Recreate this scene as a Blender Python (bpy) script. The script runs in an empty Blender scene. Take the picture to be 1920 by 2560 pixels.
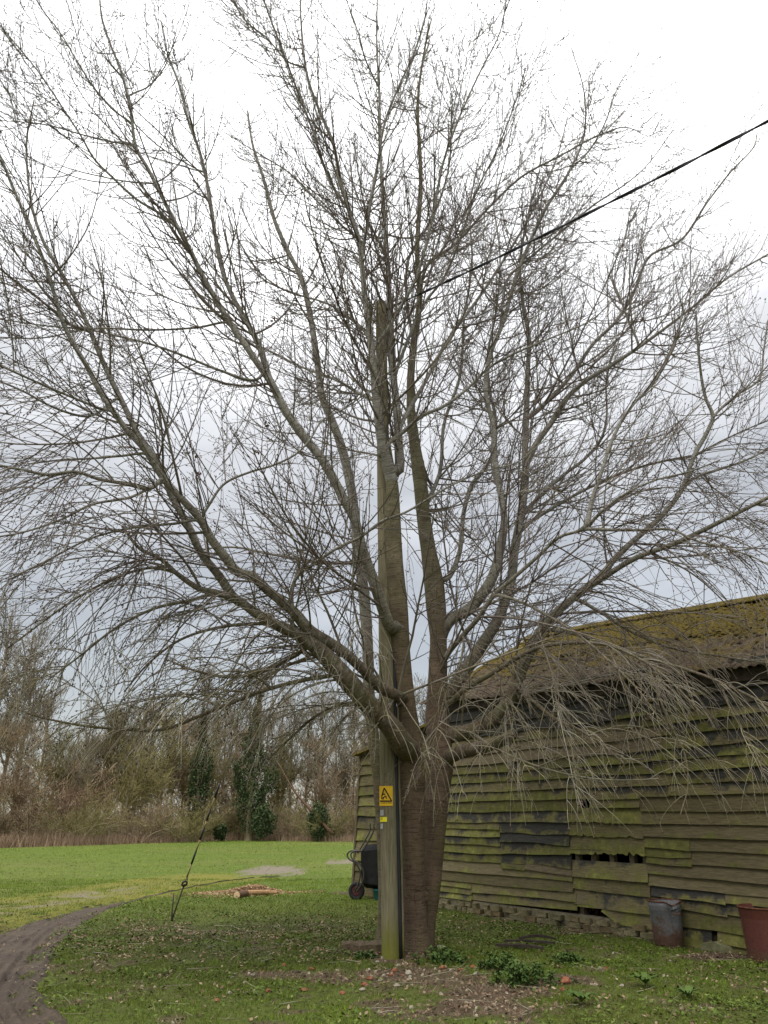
import bpy, math, random
import numpy as np
from mathutils import Vector, Matrix

R = math.radians
rng = np.random.default_rng(11)
random.seed(5)
scn = bpy.context.scene
col = scn.collection

# ------------------------------------------------------------------ camera
F_PX, PITCH, EYE = 1923.0, math.atan(764 / 1923.0), 1.6
cam_d = bpy.data.cameras.new('camera')
cam_d.sensor_fit = 'VERTICAL'; cam_d.sensor_height = 36.0
cam_d.lens = 36.0 * F_PX / 2560.0
cam_d.clip_start = 0.05; cam_d.clip_end = 2000
cam = bpy.data.objects.new('camera', cam_d); col.objects.link(cam)
cam.location = (0, 0, EYE); cam.rotation_euler = (R(90) + PITCH, 0, 0)
scn.camera = cam

# ------------------------------------------------------------------ world: overcast sky
SUN_EL, SUN_AZ = R(52), R(215)          # azimuth measured clockwise from +Y (north)
w = bpy.data.worlds.new('World'); scn.world = w; w.use_nodes = True
nt = w.node_tree; nt.nodes.clear()
def wn(t, **k):
    n = nt.nodes.new(t)
    for a, b in k.items(): setattr(n, a, b)
    return n
out = wn('ShaderNodeOutputWorld'); add = wn('ShaderNodeAddShader')
bg1 = wn('ShaderNodeBackground'); bg2 = wn('ShaderNodeBackground')
sky = wn('ShaderNodeTexSky', sky_type='NISHITA', sun_disc=False)
sky.sun_elevation = SUN_EL; sky.sun_rotation = SUN_AZ
nt.links.new(sky.outputs[0], bg1.inputs[0]); bg1.inputs[1].default_value = 0.05
tc = wn('ShaderNodeTexCoord'); sep = wn('ShaderNodeSeparateXYZ')
nt.links.new(tc.outputs['Generated'], sep.inputs[0])
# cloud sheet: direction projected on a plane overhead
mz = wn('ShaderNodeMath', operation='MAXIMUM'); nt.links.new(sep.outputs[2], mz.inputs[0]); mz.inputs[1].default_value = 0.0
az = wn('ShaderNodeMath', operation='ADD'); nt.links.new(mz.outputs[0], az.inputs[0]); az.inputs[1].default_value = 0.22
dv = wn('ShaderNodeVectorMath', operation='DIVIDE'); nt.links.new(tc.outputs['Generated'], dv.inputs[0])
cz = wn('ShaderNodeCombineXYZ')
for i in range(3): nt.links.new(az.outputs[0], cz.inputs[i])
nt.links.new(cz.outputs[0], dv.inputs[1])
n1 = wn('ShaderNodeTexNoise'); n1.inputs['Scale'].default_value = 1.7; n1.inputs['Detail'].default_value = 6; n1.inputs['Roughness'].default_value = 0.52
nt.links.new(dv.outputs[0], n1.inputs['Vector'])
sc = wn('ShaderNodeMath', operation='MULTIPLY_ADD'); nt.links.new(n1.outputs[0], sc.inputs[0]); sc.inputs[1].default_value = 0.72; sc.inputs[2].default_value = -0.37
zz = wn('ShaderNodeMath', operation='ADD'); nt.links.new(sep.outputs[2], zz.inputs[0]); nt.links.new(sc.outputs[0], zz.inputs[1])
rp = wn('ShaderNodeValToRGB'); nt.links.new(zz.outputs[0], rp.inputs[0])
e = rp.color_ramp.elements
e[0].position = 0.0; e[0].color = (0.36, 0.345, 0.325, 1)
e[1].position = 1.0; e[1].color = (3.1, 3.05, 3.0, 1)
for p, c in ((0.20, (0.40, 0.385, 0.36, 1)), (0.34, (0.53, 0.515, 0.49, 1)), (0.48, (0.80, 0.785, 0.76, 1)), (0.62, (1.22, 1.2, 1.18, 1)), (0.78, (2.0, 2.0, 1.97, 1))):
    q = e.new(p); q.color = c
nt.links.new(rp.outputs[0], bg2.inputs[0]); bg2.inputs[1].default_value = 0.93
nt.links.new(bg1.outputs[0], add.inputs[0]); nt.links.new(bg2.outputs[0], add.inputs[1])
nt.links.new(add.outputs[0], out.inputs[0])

sun_d = bpy.data.lights.new('sun', 'SUN'); sun_d.energy = 1.5; sun_d.angle = R(25); sun_d.color = (1, 0.96, 0.9)
sun = bpy.data.objects.new('sun', sun_d); col.objects.link(sun)
sdir = Vector((math.sin(SUN_AZ) * math.cos(SUN_EL), math.cos(SUN_AZ) * math.cos(SUN_EL), math.sin(SUN_EL)))
sun.rotation_euler = (-sdir).to_track_quat('-Z', 'Y').to_euler(); sun.location = (0, 0, 40)
scn.view_settings.view_transform = 'Standard'; scn.view_settings.look = 'None'
scn.view_settings.exposure = 0.12; scn.view_settings.gamma = 1.0; scn.view_settings.use_curve_mapping = False

# ------------------------------------------------------------------ photo geometry -> metres
cP, sP = math.cos(PITCH), math.sin(PITCH)
def ray(u, v):
    x = (u - 960) / F_PX; y = (1280 - v) / F_PX
    return np.array([x, cP - y * sP, sP + y * cP])
def ground(u, v, z=0.0):
    r = ray(u, v); return r * ((z - EYE) / r[2]) + np.array([0, 0, EYE])
def atY(u, v, Y):
    r = ray(u, v); return r * (Y / r[1]) + np.array([0, 0, EYE])
def mpp(P):                                                     # metres per photo pixel at a point
    return (P[1] * cP + (P[2] - EYE) * sP) / F_PX

# ------------------------------------------------------------------ noise
def _h(ix, iy, s):
    a = (ix.astype(np.int64) * 374761393 + iy.astype(np.int64) * 668265263 + s * 1442695041) & 0xffffffff
    a = ((a ^ (a >> 13)) * 1274126177) & 0xffffffff
    return ((a ^ (a >> 16)) & 0xffff) / 65535.0
def vn(x, y, s=0):
    x = np.asarray(x, float); y = np.asarray(y, float)
    ix, iy = np.floor(x), np.floor(y); fx, fy = x - ix, y - iy
    fx = fx * fx * (3 - 2 * fx); fy = fy * fy * (3 - 2 * fy)
    a, b, c, d = _h(ix, iy, s), _h(ix + 1, iy, s), _h(ix, iy + 1, s), _h(ix + 1, iy + 1, s)
    return (a * (1 - fx) + b * fx) * (1 - fy) + (c * (1 - fx) + d * fx) * fy
def fbm(x, y, s=0):
    return (vn(x, y, s) + 0.5 * vn(x * 2.1, y * 2.1, s + 1) + 0.25 * vn(x * 4.3, y * 4.3, s + 2)) / 1.75
def sstep(a, b, x):
    t = np.clip((x - a) / (b - a), 0, 1); return t * t * (3 - 2 * t)

# ------------------------------------------------------------------ mesh helpers
def link(o, parent=None):
    col.objects.link(o)
    if parent is not None: o.parent = parent
    return o
def tag(o, label=None, cat=None, group=None, kind=None):
    if label: o['label'] = label
    if cat: o['category'] = cat
    if group: o['group'] = group
    if kind: o['kind'] = kind
    return o
def empty(name, loc=(0, 0, 0), rz=0.0):
    o = bpy.data.objects.new(name, None); o.empty_display_size = 0.2
    o.location = loc; o.rotation_euler = (0, 0, rz); return link(o)
def make_mesh(name, V, Fs, mat=None, smooth=False, attrs=None):
    V = np.asarray(V, np.float32).reshape(-1, 3)
    me = bpy.data.meshes.new(name)
    me.vertices.add(len(V)); me.vertices.foreach_set('co', V.ravel())
    if not isinstance(Fs, (list, tuple)): Fs = [Fs]
    Fs = [np.asarray(f, np.int32) for f in Fs if len(f)]
    loops = np.concatenate([f.ravel() for f in Fs])
    sizes = np.concatenate([np.full(len(f), f.shape[1], np.int32) for f in Fs])
    starts = np.concatenate([[0], np.cumsum(sizes)[:-1]]).astype(np.int32)
    me.loops.add(len(loops)); me.loops.foreach_set('vertex_index', loops)
    me.polygons.add(len(sizes)); me.polygons.foreach_set('loop_start', starts); me.polygons.foreach_set('loop_total', sizes)
    me.polygons.foreach_set('use_smooth', np.full(len(sizes), bool(smooth)))
    for k, a in (attrs or {}).items():
        at = me.attributes.new(k, 'FLOAT', 'POINT'); at.data.foreach_set('value', np.asarray(a, np.float32).ravel())
    me.update(calc_edges=True)
    if mat: me.materials.append(mat)
    return me
def obj(name, V, Fs, mat, parent=None, smooth=False, attrs=None):
    return link(bpy.data.objects.new(name, make_mesh(name, V, Fs, mat, smooth, attrs)), parent)

class MB:                                                        # collects pieces of ONE part
    def __init__(s): s.V, s.F3, s.F4, s.n = [], [], [], 0
    def add(s, V, F4=(), F3=()):
        V = np.asarray(V, float).reshape(-1, 3)
        if len(F4): s.F4.append(np.asarray(F4, int) + s.n)
        if len(F3): s.F3.append(np.asarray(F3, int) + s.n)
        s.V.append(V); s.n += len(V); return s
    def box(s, c, d, rot=None, taper=1.0):
        d = np.asarray(d, float) / 2
        v = np.array([[x, y, z] for z in (-1, 1) for y in (-1, 1) for x in (-1, 1)], float)
        v[4:, :2] *= taper
        v = v * d
        if rot is not None: v = v @ np.array(rot).T
        return s.add(v + np.asarray(c, float), [[0, 2, 3, 1], [4, 5, 7, 6], [0, 1, 5, 4], [2, 6, 7, 3], [0, 4, 6, 2], [1, 3, 7, 5]])
    def tube(s, P, r, k=8, cap=True):
        P = np.asarray(P, float); r = np.broadcast_to(np.asarray(r, float), (len(P),))
        V, F4, _ = tubes(P[None], r[None], k)
        f3 = []
        if cap:
            n = len(P); V = np.vstack([V, P[:1], P[-1:]])
            for j in range(k):
                f3.append([n * k, (j + 1) % k, j]); f3.append([n * k + 1, (n - 1) * k + j, (n - 1) * k + (j + 1) % k])
        return s.add(V, F4, f3)
    def lathe(s, prof, k=28, wob=None):
        prof = np.asarray(prof, float); n = len(prof); a = np.arange(k) * 2 * np.pi / k
        rr = prof[:, 0][:, None] * np.ones(k)
        if wob is not None: rr = rr * (1 + wob(a)[None, :] * np.linspace(0.2, 1, n)[:, None])
        V = np.stack([rr * np.cos(a), rr * np.sin(a), prof[:, 1][:, None] * np.ones(k)], -1).reshape(-1, 3)
        F = [[i * k + j, i * k + (j + 1) % k, (i + 1) * k + (j + 1) % k, (i + 1) * k + j] for i in range(n - 1) for j in range(k)]
        return s.add(V, F)
    def build(s, name, mat, parent=None, smooth=False, attrs=None):
        return obj(name, np.vstack(s.V), [np.vstack(x) for x in (s.F4, s.F3) if x], mat, parent, smooth, attrs)

def norm(v): return v / np.maximum(np.linalg.norm(v, axis=-1, keepdims=True), 1e-9)
def tubes(P, r, k):
    """P (M,N,3), r (M,N) -> V, quads, length along each tube per vertex"""
    M, N, _ = P.shape
    T = np.empty_like(P); T[:, 1:-1] = P[:, 2:] - P[:, :-2]; T[:, 0] = P[:, 1] - P[:, 0]; T[:, -1] = P[:, -1] - P[:, -2]
    T = norm(T)
    m = norm(T.mean(1)); ref = np.eye(3)[np.argmin(np.abs(m), axis=1)]
    B = norm(np.cross(T, ref[:, None, :])); C = np.cross(T, B)
    a = np.arange(k) * 2 * np.pi / k
    V = P[:, :, None, :] + r[:, :, None, None] * (np.cos(a)[None, None, :, None] * B[:, :, None, :] + np.sin(a)[None, None, :, None] * C[:, :, None, :])
    i = np.arange(M)[:, None, None] * N * k + np.arange(N - 1)[None, :, None] * k; j = np.arange(k)[None, None, :]; j2 = (j + 1) % k
    Fq = np.stack([i + j, i + j2, i + k + j2, i + k + j], -1).reshape(-1, 4)
    d = np.concatenate([np.zeros((M, 1)), np.cumsum(np.linalg.norm(np.diff(P, axis=1), axis=-1), 1)], 1)
    al = np.repeat(d[:, :, None], k, 2).ravel()
    return V.reshape(-1, 3), Fq, al
def spline(P, n):
    P = np.asarray(P, float)
    if len(P) < 3:
        t = np.linspace(0, 1, n)[:, None]; return P[0] * (1 - t) + P[-1] * t
    d = np.concatenate([[0], np.cumsum(np.maximum(np.linalg.norm(np.diff(P, axis=0), axis=1), 1e-6) ** 0.7)])
    m = np.gradient(P, d, axis=0, edge_order=1)
    u = np.linspace(0, d[-1], n); i = np.clip(np.searchsorted(d, u, side='right') - 1, 0, len(P) - 2)
    h = d[i + 1] - d[i]; t = ((u - d[i]) / h)[:, None]; h = h[:, None]
    return (2 * t**3 - 3 * t**2 + 1) * P[i] + (t**3 - 2 * t**2 + t) * h * m[i] + (-2 * t**3 + 3 * t**2) * P[i + 1] + (t**3 - t**2) * h * m[i + 1]

def children(P, rad, n, t0, t1, L0, L1, ang, npts, trop, wig, rfrac, rmin, outward=None, g=rng, tip=0.35, kL=0.0048):
    """n shoots leaving the polylines P (M,N,3); returns (n,npts,3), (n,npts)"""
    M, N, _ = P.shape
    if n < 1: return np.zeros((0, npts, 3)), np.zeros((0, npts))
    seg = np.linalg.norm(np.diff(P, axis=1), axis=-1).sum(1)
    idx = g.choice(M, n, p=seg / seg.sum())
    t = t0 + (t1 - t0) * g.random(n); f = t * (N - 1); i = np.minimum(f.astype(int), N - 2); fr = (f - i)[:, None]
    p0 = P[idx, i] * (1 - fr) + P[idx, i + 1] * fr
    T = norm(P[idx, i + 1] - P[idx, i]); r0 = rad[idx, i]
    pr = g.normal(size=(n, 3))
    if outward is not None: pr = pr + outward(p0)
    pr = norm(pr - (pr * T).sum(1, keepdims=True) * T)
    a = ang[0] + (ang[1] - ang[0]) * g.random((n, 1))
    D = np.cos(a) * T + np.sin(a) * pr
    L = (L0 + (L1 - L0) * g.random(n) ** 1.3) * (1.12 - 0.62 * t)
    st = (L / (npts - 1))[:, None]
    tr = trop(p0) if callable(trop) else np.broadcast_to(np.asarray(trop, float), (n, 3))
    Q = np.empty((n, npts, 3)); Q[:, 0] = p0
    k = g.normal(size=(n, 3)) * wig * 0.5
    for j in range(1, npts):
        Q[:, j] = Q[:, j - 1] + D * st
        D = norm(D + (tr * 1.0 + k) * (2.0 / npts) + g.normal(size=(n, 3)) * wig * 0.55)
    rr = np.maximum(np.minimum(r0 * rfrac, L * kL + rmin), rmin)
    rt = rr[:, None] * np.linspace(1, tip, npts)[None, :]
    return Q, rt

# ------------------------------------------------------------------ materials
class NT:
    def __init__(s, name, rough=0.85, spec=0.25):
        s.m = bpy.data.materials.new(name); s.m.use_nodes = True; s.t = s.m.node_tree; s.b = s.t.nodes['Principled BSDF']
        s.b.inputs['Roughness'].default_value = rough; s.b.inputs['Specular IOR Level'].default_value = spec
    def n(s, t, **k):
        x = s.t.nodes.new(t)
        for a, b in k.items(): setattr(x, a, b)
        return x
    def l(s, a, b): s.t.links.new(a, b)
    def coord(s, scale=(1, 1, 1), kind='Object'):
        t = s.n('ShaderNodeTexCoord'); m = s.n('ShaderNodeMapping'); m.inputs['Scale'].default_value = scale
        s.l(t.outputs[kind], m.inputs['Vector']); return m.outputs[0]
    def noise(s, vec, scale, detail=5, rough=0.6, dist=0):
        x = s.n('ShaderNodeTexNoise'); x.inputs['Scale'].default_value = scale; x.inputs['Detail'].default_value = detail
        x.inputs['Roughness'].default_value = rough; x.inputs['Distortion'].default_value = dist
        s.l(vec, x.inputs['Vector']); return x.outputs['Fac']
    def ramp(s, fac, stops):
        x = s.n('ShaderNodeValToRGB'); el = x.color_ramp.elements
        while len(el) < len(stops): el.new(0.5)
        for e_, (p, c) in zip(el, stops):
            e_.position = p; e_.color = (c, c, c, 1) if np.isscalar(c) else (*c, 1)
        s.l(fac, x.inputs[0]); return x.outputs[0]
    def mix(s, fac, a, b, mode='MIX'):
        x = s.n('ShaderNodeMix', data_type='RGBA', blend_type=mode)
        for i, v in ((0, fac), (6, a), (7, b)):
            if hasattr(v, 'is_linked'): s.l(v, x.inputs[i])
            else: x.inputs[i].default_value = v if np.isscalar(v) else (*v, 1)
        return x.outputs[2]
    def math(s, op, a, b=0.0, c=None, clamp=False):
        x = s.n('ShaderNodeMath', operation=op, use_clamp=clamp)
        for i, v in enumerate((a, b, c)):
            if v is None: continue
            if hasattr(v, 'is_linked'): s.l(v, x.inputs[i])
            else: x.inputs[i].default_value = v
        return x.outputs[0]
    def attr(s, name, kind='GEOMETRY', outp='Fac'):
        x = s.n('ShaderNodeAttribute', attribute_type=kind, attribute_name=name); return x.outputs[outp]
    def rand(s): return s.n('ShaderNodeObjectInfo').outputs['Random']
    def color(s, c):
        if hasattr(c, 'is_linked'): s.l(c, s.b.inputs['Base Color'])
        else: s.b.inputs['Base Color'].default_value = (*c, 1)
        return s
    def bump(s, h, strength=0.5, dist=0.02):
        x = s.n('ShaderNodeBump'); x.inputs['Strength'].default_value = strength; x.inputs['Distance'].default_value = dist
        s.l(h, x.inputs['Height']); s.l(x.outputs[0], s.b.inputs['Normal']); return s

def simple(name, c, rough=0.7, var=0.25, scale=8, spec=0.25, metal=0.0, bump=0.0):
    a = NT(name, rough, spec); v = a.coord(); f = a.noise(v, scale, 6)
    lo = tuple(x * (1 - var) for x in c); hi = tuple(min(1, x * (1 + var)) for x in c)
    a.color(a.ramp(f, [(0.3, lo), (0.7, hi)])); a.b.inputs['Metallic'].default_value = metal
    if bump: a.bump(f, bump, 0.01)
    return a.m

# --- bark of the big tree: brown with fine cross lines, green film and grey lichen
def bark(name, base_lo, base_hi, green, grey, upper=None):
    a = NT(name, 0.85, 0.2); v = a.coord()
    al = a.attr('along')
    lv = a.n('ShaderNodeCombineXYZ'); a.l(a.math('MULTIPLY', al, 1.0), lv.inputs[2])
    sep = a.n('ShaderNodeSeparateXYZ'); a.l(v, sep.inputs[0])
    a.l(a.math('MULTIPLY', sep.outputs[0], 0.10), lv.inputs[0]); a.l(a.math('MULTIPLY', sep.outputs[1], 0.10), lv.inputs[1])
    f1 = a.noise(lv.outputs[0], 55, 6, 0.75, 0.3)
    f2 = a.noise(v, 3.0, 6, 0.6)
    c = a.ramp(f2, [(0.3, base_lo), (0.7, base_hi)])
    pz = a.ramp(a.noise(v, 5, 5, 0.65), [(0.38, 0.45), (0.62, 1.0)])
    c = a.mix(a.math('MULTIPLY', a.ramp(f1, [(0.40, 0.9), (0.50, 0.0)]), pz), c, tuple(x * 0.3 for x in base_lo))
    vf = a.noise(a.coord((1, 1, 0.12)), 22, 6, 0.7, 0.6); c = a.mix(a.ramp(vf, [(0.33, 0.6), (0.42, 0.0)]), c, tuple(x * 0.4 for x in base_lo))
    c = a.mix(a.ramp(f1, [(0.60, 0.0), (0.74, 0.45)]), c, tuple(min(1, x * 1.5) for x in base_hi))
    f3 = a.noise(v, 1.7, 6, 0.7)
    c = a.mix(a.ramp(f3, [(0.44, 0.0), (0.62, green[0])]), c, green[1])
    f4 = a.noise(v, 16, 5, 0.7)
    c = a.mix(a.math('MULTIPLY', a.ramp(f4, [(0.50, 0.0), (0.64, grey[0])]), a.ramp(a.math('MULTIPLY', sep.outputs[2], 0.1), [(0.2, 0.3), (0.45, 1.0)])), c, grey[1])
    if upper is not None:
        hz = a.math('ADD', sep.outputs[2], a.math('MULTIPLY_ADD', f3, 1.6, -0.8))
        c = a.mix(a.ramp(a.math('MULTIPLY', hz, 0.1), [(0.30, 0.0), (0.62, 0.9)]), c, a.mix(a.ramp(f1, [(0.38, 0.7), (0.54, 0.0)]), a.ramp(f2, [(0.3, upper[0]), (0.7, upper[1])]), (0.04, 0.035, 0.02)))
    a.color(c); f5 = a.noise(v, 60, 4, 0.7)
    a.bump(a.math('ADD', a.math('MULTIPLY', f1, 1.0), a.math('MULTIPLY', a.math('ADD', f5, vf), 0.8)), 1.0, 0.022)
    return a.m
M_trunk = bark('trunk_bark', (0.135, 0.093, 0.062), (0.265, 0.182, 0.12), (0.5, (0.135, 0.12, 0.05)), (0.25, (0.26, 0.24, 0.19)), ((0.13, 0.115, 0.065), (0.27, 0.245, 0.15)))
M_limb = bark('limb_bark', (0.115, 0.085, 0.056), (0.225, 0.168, 0.11), (0.7, (0.15, 0.145, 0.055)), (0.7, (0.38, 0.37, 0.31)), ((0.25, 0.235, 0.20), (0.46, 0.44, 0.39)))
def twigmat():
    a = NT('twig_bark', 0.6, 0.35); v = a.coord()
    c = a.ramp(a.noise(v, 1.2, 5, 0.7), [(0.3, (0.085, 0.06, 0.048)), (0.52, (0.16, 0.13, 0.105)), (0.72, (0.33, 0.30, 0.25))])
    c = a.mix(a.ramp(a.noise(v, 7, 4, 0.7), [(0.60, 0.0), (0.72, 0.7)]), c, (0.30, 0.29, 0.09))
    sp_ = a.n('ShaderNodeSeparateXYZ'); a.l(v, sp_.inputs[0])
    lf = a.math('MULTIPLY', a.ramp(a.math('MULTIPLY', sp_.outputs[2], 0.1), [(0.24, 0.6), (0.42, 0.0)]), a.ramp(a.noise(v, 3.5, 4, 0.6), [(0.35, 0.25), (0.6, 1.0)]))
    c = a.mix(lf, c, a.ramp(a.noise(v, 6, 3, 0.6), [(0.4, (0.36, 0.335, 0.26)), (0.6, (0.40, 0.37, 0.17))]))
    return a.color(c).m
M_twig = twigmat()
M_bud = simple('bud', (0.075, 0.042, 0.034), 0.6, 0.4, 3)
M_cutwood = simple('cut_wood', (0.30, 0.21, 0.13), 0.8, 0.3, 20)

def farbark(name, lo, hi, rough=0.9):
    a = NT(name, rough, 0.1); f = a.noise(a.coord(), 0.9, 6, 0.75)
    c = a.ramp(f, [(0.3, lo), (0.7, hi)])
    h = a.n('ShaderNodeHueSaturation'); a.l(c, h.inputs['Color'])
    a.l(a.math('MULTIPLY_ADD', a.rand(), 0.5, 0.75), h.inputs['Value'])
    return a.color(h.outputs[0]).m
M_far_grey = farbark('grey_twigs', (0.15, 0.122, 0.08), (0.29, 0.24, 0.165))
M_far_olive = farbark('olive_twigs', (0.14, 0.122, 0.05), (0.29, 0.25, 0.105))
M_far_brown = farbark('brown_twigs', (0.18, 0.13, 0.08), (0.34, 0.255, 0.16))
M_far_red = farbark('russet_twigs', (0.19, 0.11, 0.07), (0.31, 0.19, 0.12))
M_far_trunk = farbark('far_trunk', (0.17, 0.14, 0.085), (0.30, 0.25, 0.16))

def leafmat(name, stops, rough=0.8, spec=0.08, trans=0.25):
    a = NT(name, rough, spec); a.color(a.ramp(a.attr('tint'), stops))
    return a.m
M_ivy = leafmat('ivy_leaves', [(0, (0.035, 0.05, 0.02)), (0.6, (0.055, 0.08, 0.032)), (1, (0.095, 0.12, 0.055))])
M_grass = leafmat('grass_blades', [(0, (0.11, 0.098, 0.028)), (0.3, (0.10, 0.142, 0.02)), (0.65, (0.145, 0.215, 0.024)), (0.9, (0.21, 0.265, 0.035)), (1, (0.32, 0.29, 0.11))], 0.8, 0.08)
M_cover = leafmat('cover_leaves', [(0, (0.05, 0.06, 0.02)), (0.5, (0.085, 0.12, 0.026)), (0.85, (0.13, 0.18, 0.034)), (1, (0.20, 0.21, 0.065))], 0.8, 0.08)
M_nettle = leafmat('nettle_leaves', [(0, (0.035, 0.062, 0.018)), (0.6, (0.062, 0.105, 0.026)), (1, (0.10, 0.15, 0.04))], 0.8, 0.08)
M_straw = leafmat('dry_grass', [(0, (0.16, 0.10, 0.065)), (0.6, (0.30, 0.21, 0.14)), (1, (0.42, 0.33, 0.22))], 0.8, 0.1)
M_rubble = leafmat('rubble_chips', [(0, (0.05, 0.036, 0.025)), (0.4, (0.13, 0.092, 0.06)), (0.75, (0.26, 0.195, 0.125)), (0.88, (0.46, 0.40, 0.30)), (0.93, (0.36, 0.13, 0.065)), (1, (0.40, 0.15, 0.07))], 0.85, 0.2)
M_chips = leafmat('wood_chips', [(0, (0.10, 0.055, 0.03)), (0.5, (0.28, 0.165, 0.085)), (1, (0.50, 0.37, 0.22))], 0.85, 0.15)
M_dead = leafmat('dead_leaves', [(0, (0.07, 0.022, 0.016)), (0.6, (0.14, 0.05, 0.03)), (1, (0.2, 0.09, 0.04))], 0.7, 0.2)

def groundmat():
    a = NT('turf', 0.95, 0.1); v = a.coord()
    f = a.noise(v, 0.8, 8, 0.7); f2 = a.noise(v, 14, 6, 0.75); f3 = a.noise(v, 0.12, 4, 0.6)
    g = a.ramp(f2, [(0.3, (0.06, 0.056, 0.022)), (0.5, (0.095, 0.115, 0.027)), (0.72, (0.15, 0.185, 0.04))])
    field = a.ramp(a.noise(v, 2.2, 9, 0.8), [(0.3, (0.082, 0.098, 0.022)), (0.50, (0.11, 0.152, 0.026)), (0.72, (0.155, 0.19, 0.042))])
    fs = a.noise(a.coord((0.18, 1.0, 1)), 1.6, 6, 0.7); field = a.mix(a.ramp(fs, [(0.42, 0.0), (0.62, 0.55)]), field, (0.075, 0.105, 0.02))
    field = a.mix(a.ramp(f3, [(0.45, 0.0), (0.7, 0.4)]), field, (0.17, 0.15, 0.055))
    c = a.mix(a.attr('field'), g, field)
    moss = a.ramp(f2, [(0.3, (0.13, 0.12, 0.026)), (0.7, (0.22, 0.215, 0.045))])
    c = a.mix(a.attr('moss'), c, moss)
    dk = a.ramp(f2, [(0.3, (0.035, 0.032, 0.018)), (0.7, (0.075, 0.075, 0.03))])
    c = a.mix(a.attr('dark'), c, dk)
    gv = a.ramp(a.noise(v, 30, 5, 0.8), [(0.3, (0.13, 0.105, 0.075)), (0.55, (0.22, 0.185, 0.14)), (0.75, (0.36, 0.32, 0.26))])
    c = a.mix(a.attr('gravel'), c, gv)
    so = a.ramp(a.noise(v, 22, 6, 0.8), [(0.3, (0.06, 0.042, 0.027)), (0.55, (0.12, 0.088, 0.056)), (0.75, (0.22, 0.165, 0.11))])
    c = a.mix(a.attr('soil'), c, so)
    a.color(c); a.bump(a.math('ADD', f2, a.math('MULTIPLY', f, 0.7)), 0.8, 0.05)
    return a.m
M_ground = groundmat()
def trackmat():
    a = NT('track_mud', 0.8, 0.25); v = a.coord()
    f2 = a.noise(v, 18, 7, 0.75); f = a.noise(v, 1.1, 6, 0.7)
    c = a.ramp(f2, [(0.3, (0.03, 0.021, 0.014)), (0.55, (0.07, 0.05, 0.034)), (0.78, (0.14, 0.105, 0.074))])
    c = a.mix(a.ramp(f, [(0.45, 0.0), (0.7, 0.55)]), c, (0.125, 0.092, 0.062))
    a.color(c); a.bump(f2, 0.7, 0.03); return a.m
M_track = trackmat()

# weatherboards: Object colour carries how mossy (r), tar-black (g) and bare (b) a board is
def boardmat():
    a = NT('weatherboard', 0.88, 0.15); v = a.coord()
    oi = a.n('ShaderNodeObjectInfo'); sepc = a.n('ShaderNodeSeparateColor'); a.l(oi.outputs['Color'], sepc.inputs[0])
    mossy, tar_black, bare = sepc.outputs[0], sepc.outputs[1], sepc.outputs[2]
    vh = a.attr('vh')                                           # 0 at the board's lower edge, 1 at its top
    off = a.n('ShaderNodeVectorMath', operation='ADD'); a.l(v, off.inputs[0])
    rv = a.n('ShaderNodeCombineXYZ'); a.l(a.math('MULTIPLY', oi.outputs['Random'], 40.0), rv.inputs[0]); a.l(rv.outputs[0], off.inputs[1])
    m = a.n('ShaderNodeMapping'); m.inputs['Scale'].default_value = (1.0, 1, 9); a.l(off.outputs[0], m.inputs['Vector'])
    grain = a.noise(m.outputs[0], 6, 8, 0.72, 0.4)
    big = a.noise(off.outputs[0], 2.1, 6, 0.68); mid = a.noise(off.outputs[0], 9, 6, 0.7)
    wood = a.ramp(grain, [(0.3, (0.07, 0.058, 0.03)), (0.55, (0.135, 0.115, 0.055)), (0.75, (0.205, 0.175, 0.09))])
    wood = a.mix(a.math('MULTIPLY', bare, 0.8), wood, a.ramp(grain, [(0.3, (0.09, 0.07, 0.046)), (0.7, (0.20, 0.16, 0.105))]))
    olive = a.ramp(mid, [(0.3, (0.07, 0.07, 0.022)), (0.55, (0.145, 0.145, 0.04)), (0.75, (0.25, 0.24, 0.075))])
    # moss grows up from the wet lower edge
    ms = a.math('SUBTRACT', a.math('MULTIPLY_ADD', big, 2.8, -0.9), a.math('MULTIPLY', vh, 0.55))
    ms = a.math('MULTIPLY_ADD', mossy, 0.85, a.math('SUBTRACT', ms, 0.55))
    c = a.mix(a.ramp(ms, [(0.22, 0.0), (0.55, 0.92)]), wood, olive)
    ts = a.math('ADD', a.math('MULTIPLY_ADD', tar_black, 0.95, -0.48), a.math('MULTIPLY_ADD', vh, 0.55, a.math('MULTIPLY_ADD', big, -2.4, 1.2)))
    c = a.mix(a.ramp(ts, [(0.30, 0.0), (0.52, 0.92)]), c, a.ramp(grain, [(0.3, (0.02, 0.02, 0.02)), (0.7, (0.055, 0.054, 0.05))]))
    # nail heads and knots
    vo = a.n('ShaderNodeTexVoronoi'); vo.inputs['Scale'].default_value = 5.5; a.l(off.outputs[0], vo.inputs['Vector'])
    c = a.mix(a.ramp(vo.outputs['Distance'], [(0.035, 0.8), (0.06, 0.0)]), c, (0.012, 0.01, 0.008))
    h = a.n('ShaderNodeHueSaturation'); a.l(c, h.inputs['Color']); a.l(a.math('MULTIPLY_ADD', oi.outputs['Random'], 0.45, 0.78), h.inputs['Value'])
    a.color(h.outputs[0]); a.bump(a.math('ADD', grain, a.math('MULTIPLY', mid, 0.5)), 0.7, 0.008); return a.m
M_board = boardmat()
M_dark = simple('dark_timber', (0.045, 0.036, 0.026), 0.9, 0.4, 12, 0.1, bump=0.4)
M_stud = simple('stud_timber', (0.11, 0.088, 0.055), 0.9, 0.4, 14, 0.1, bump=0.5)
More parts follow.
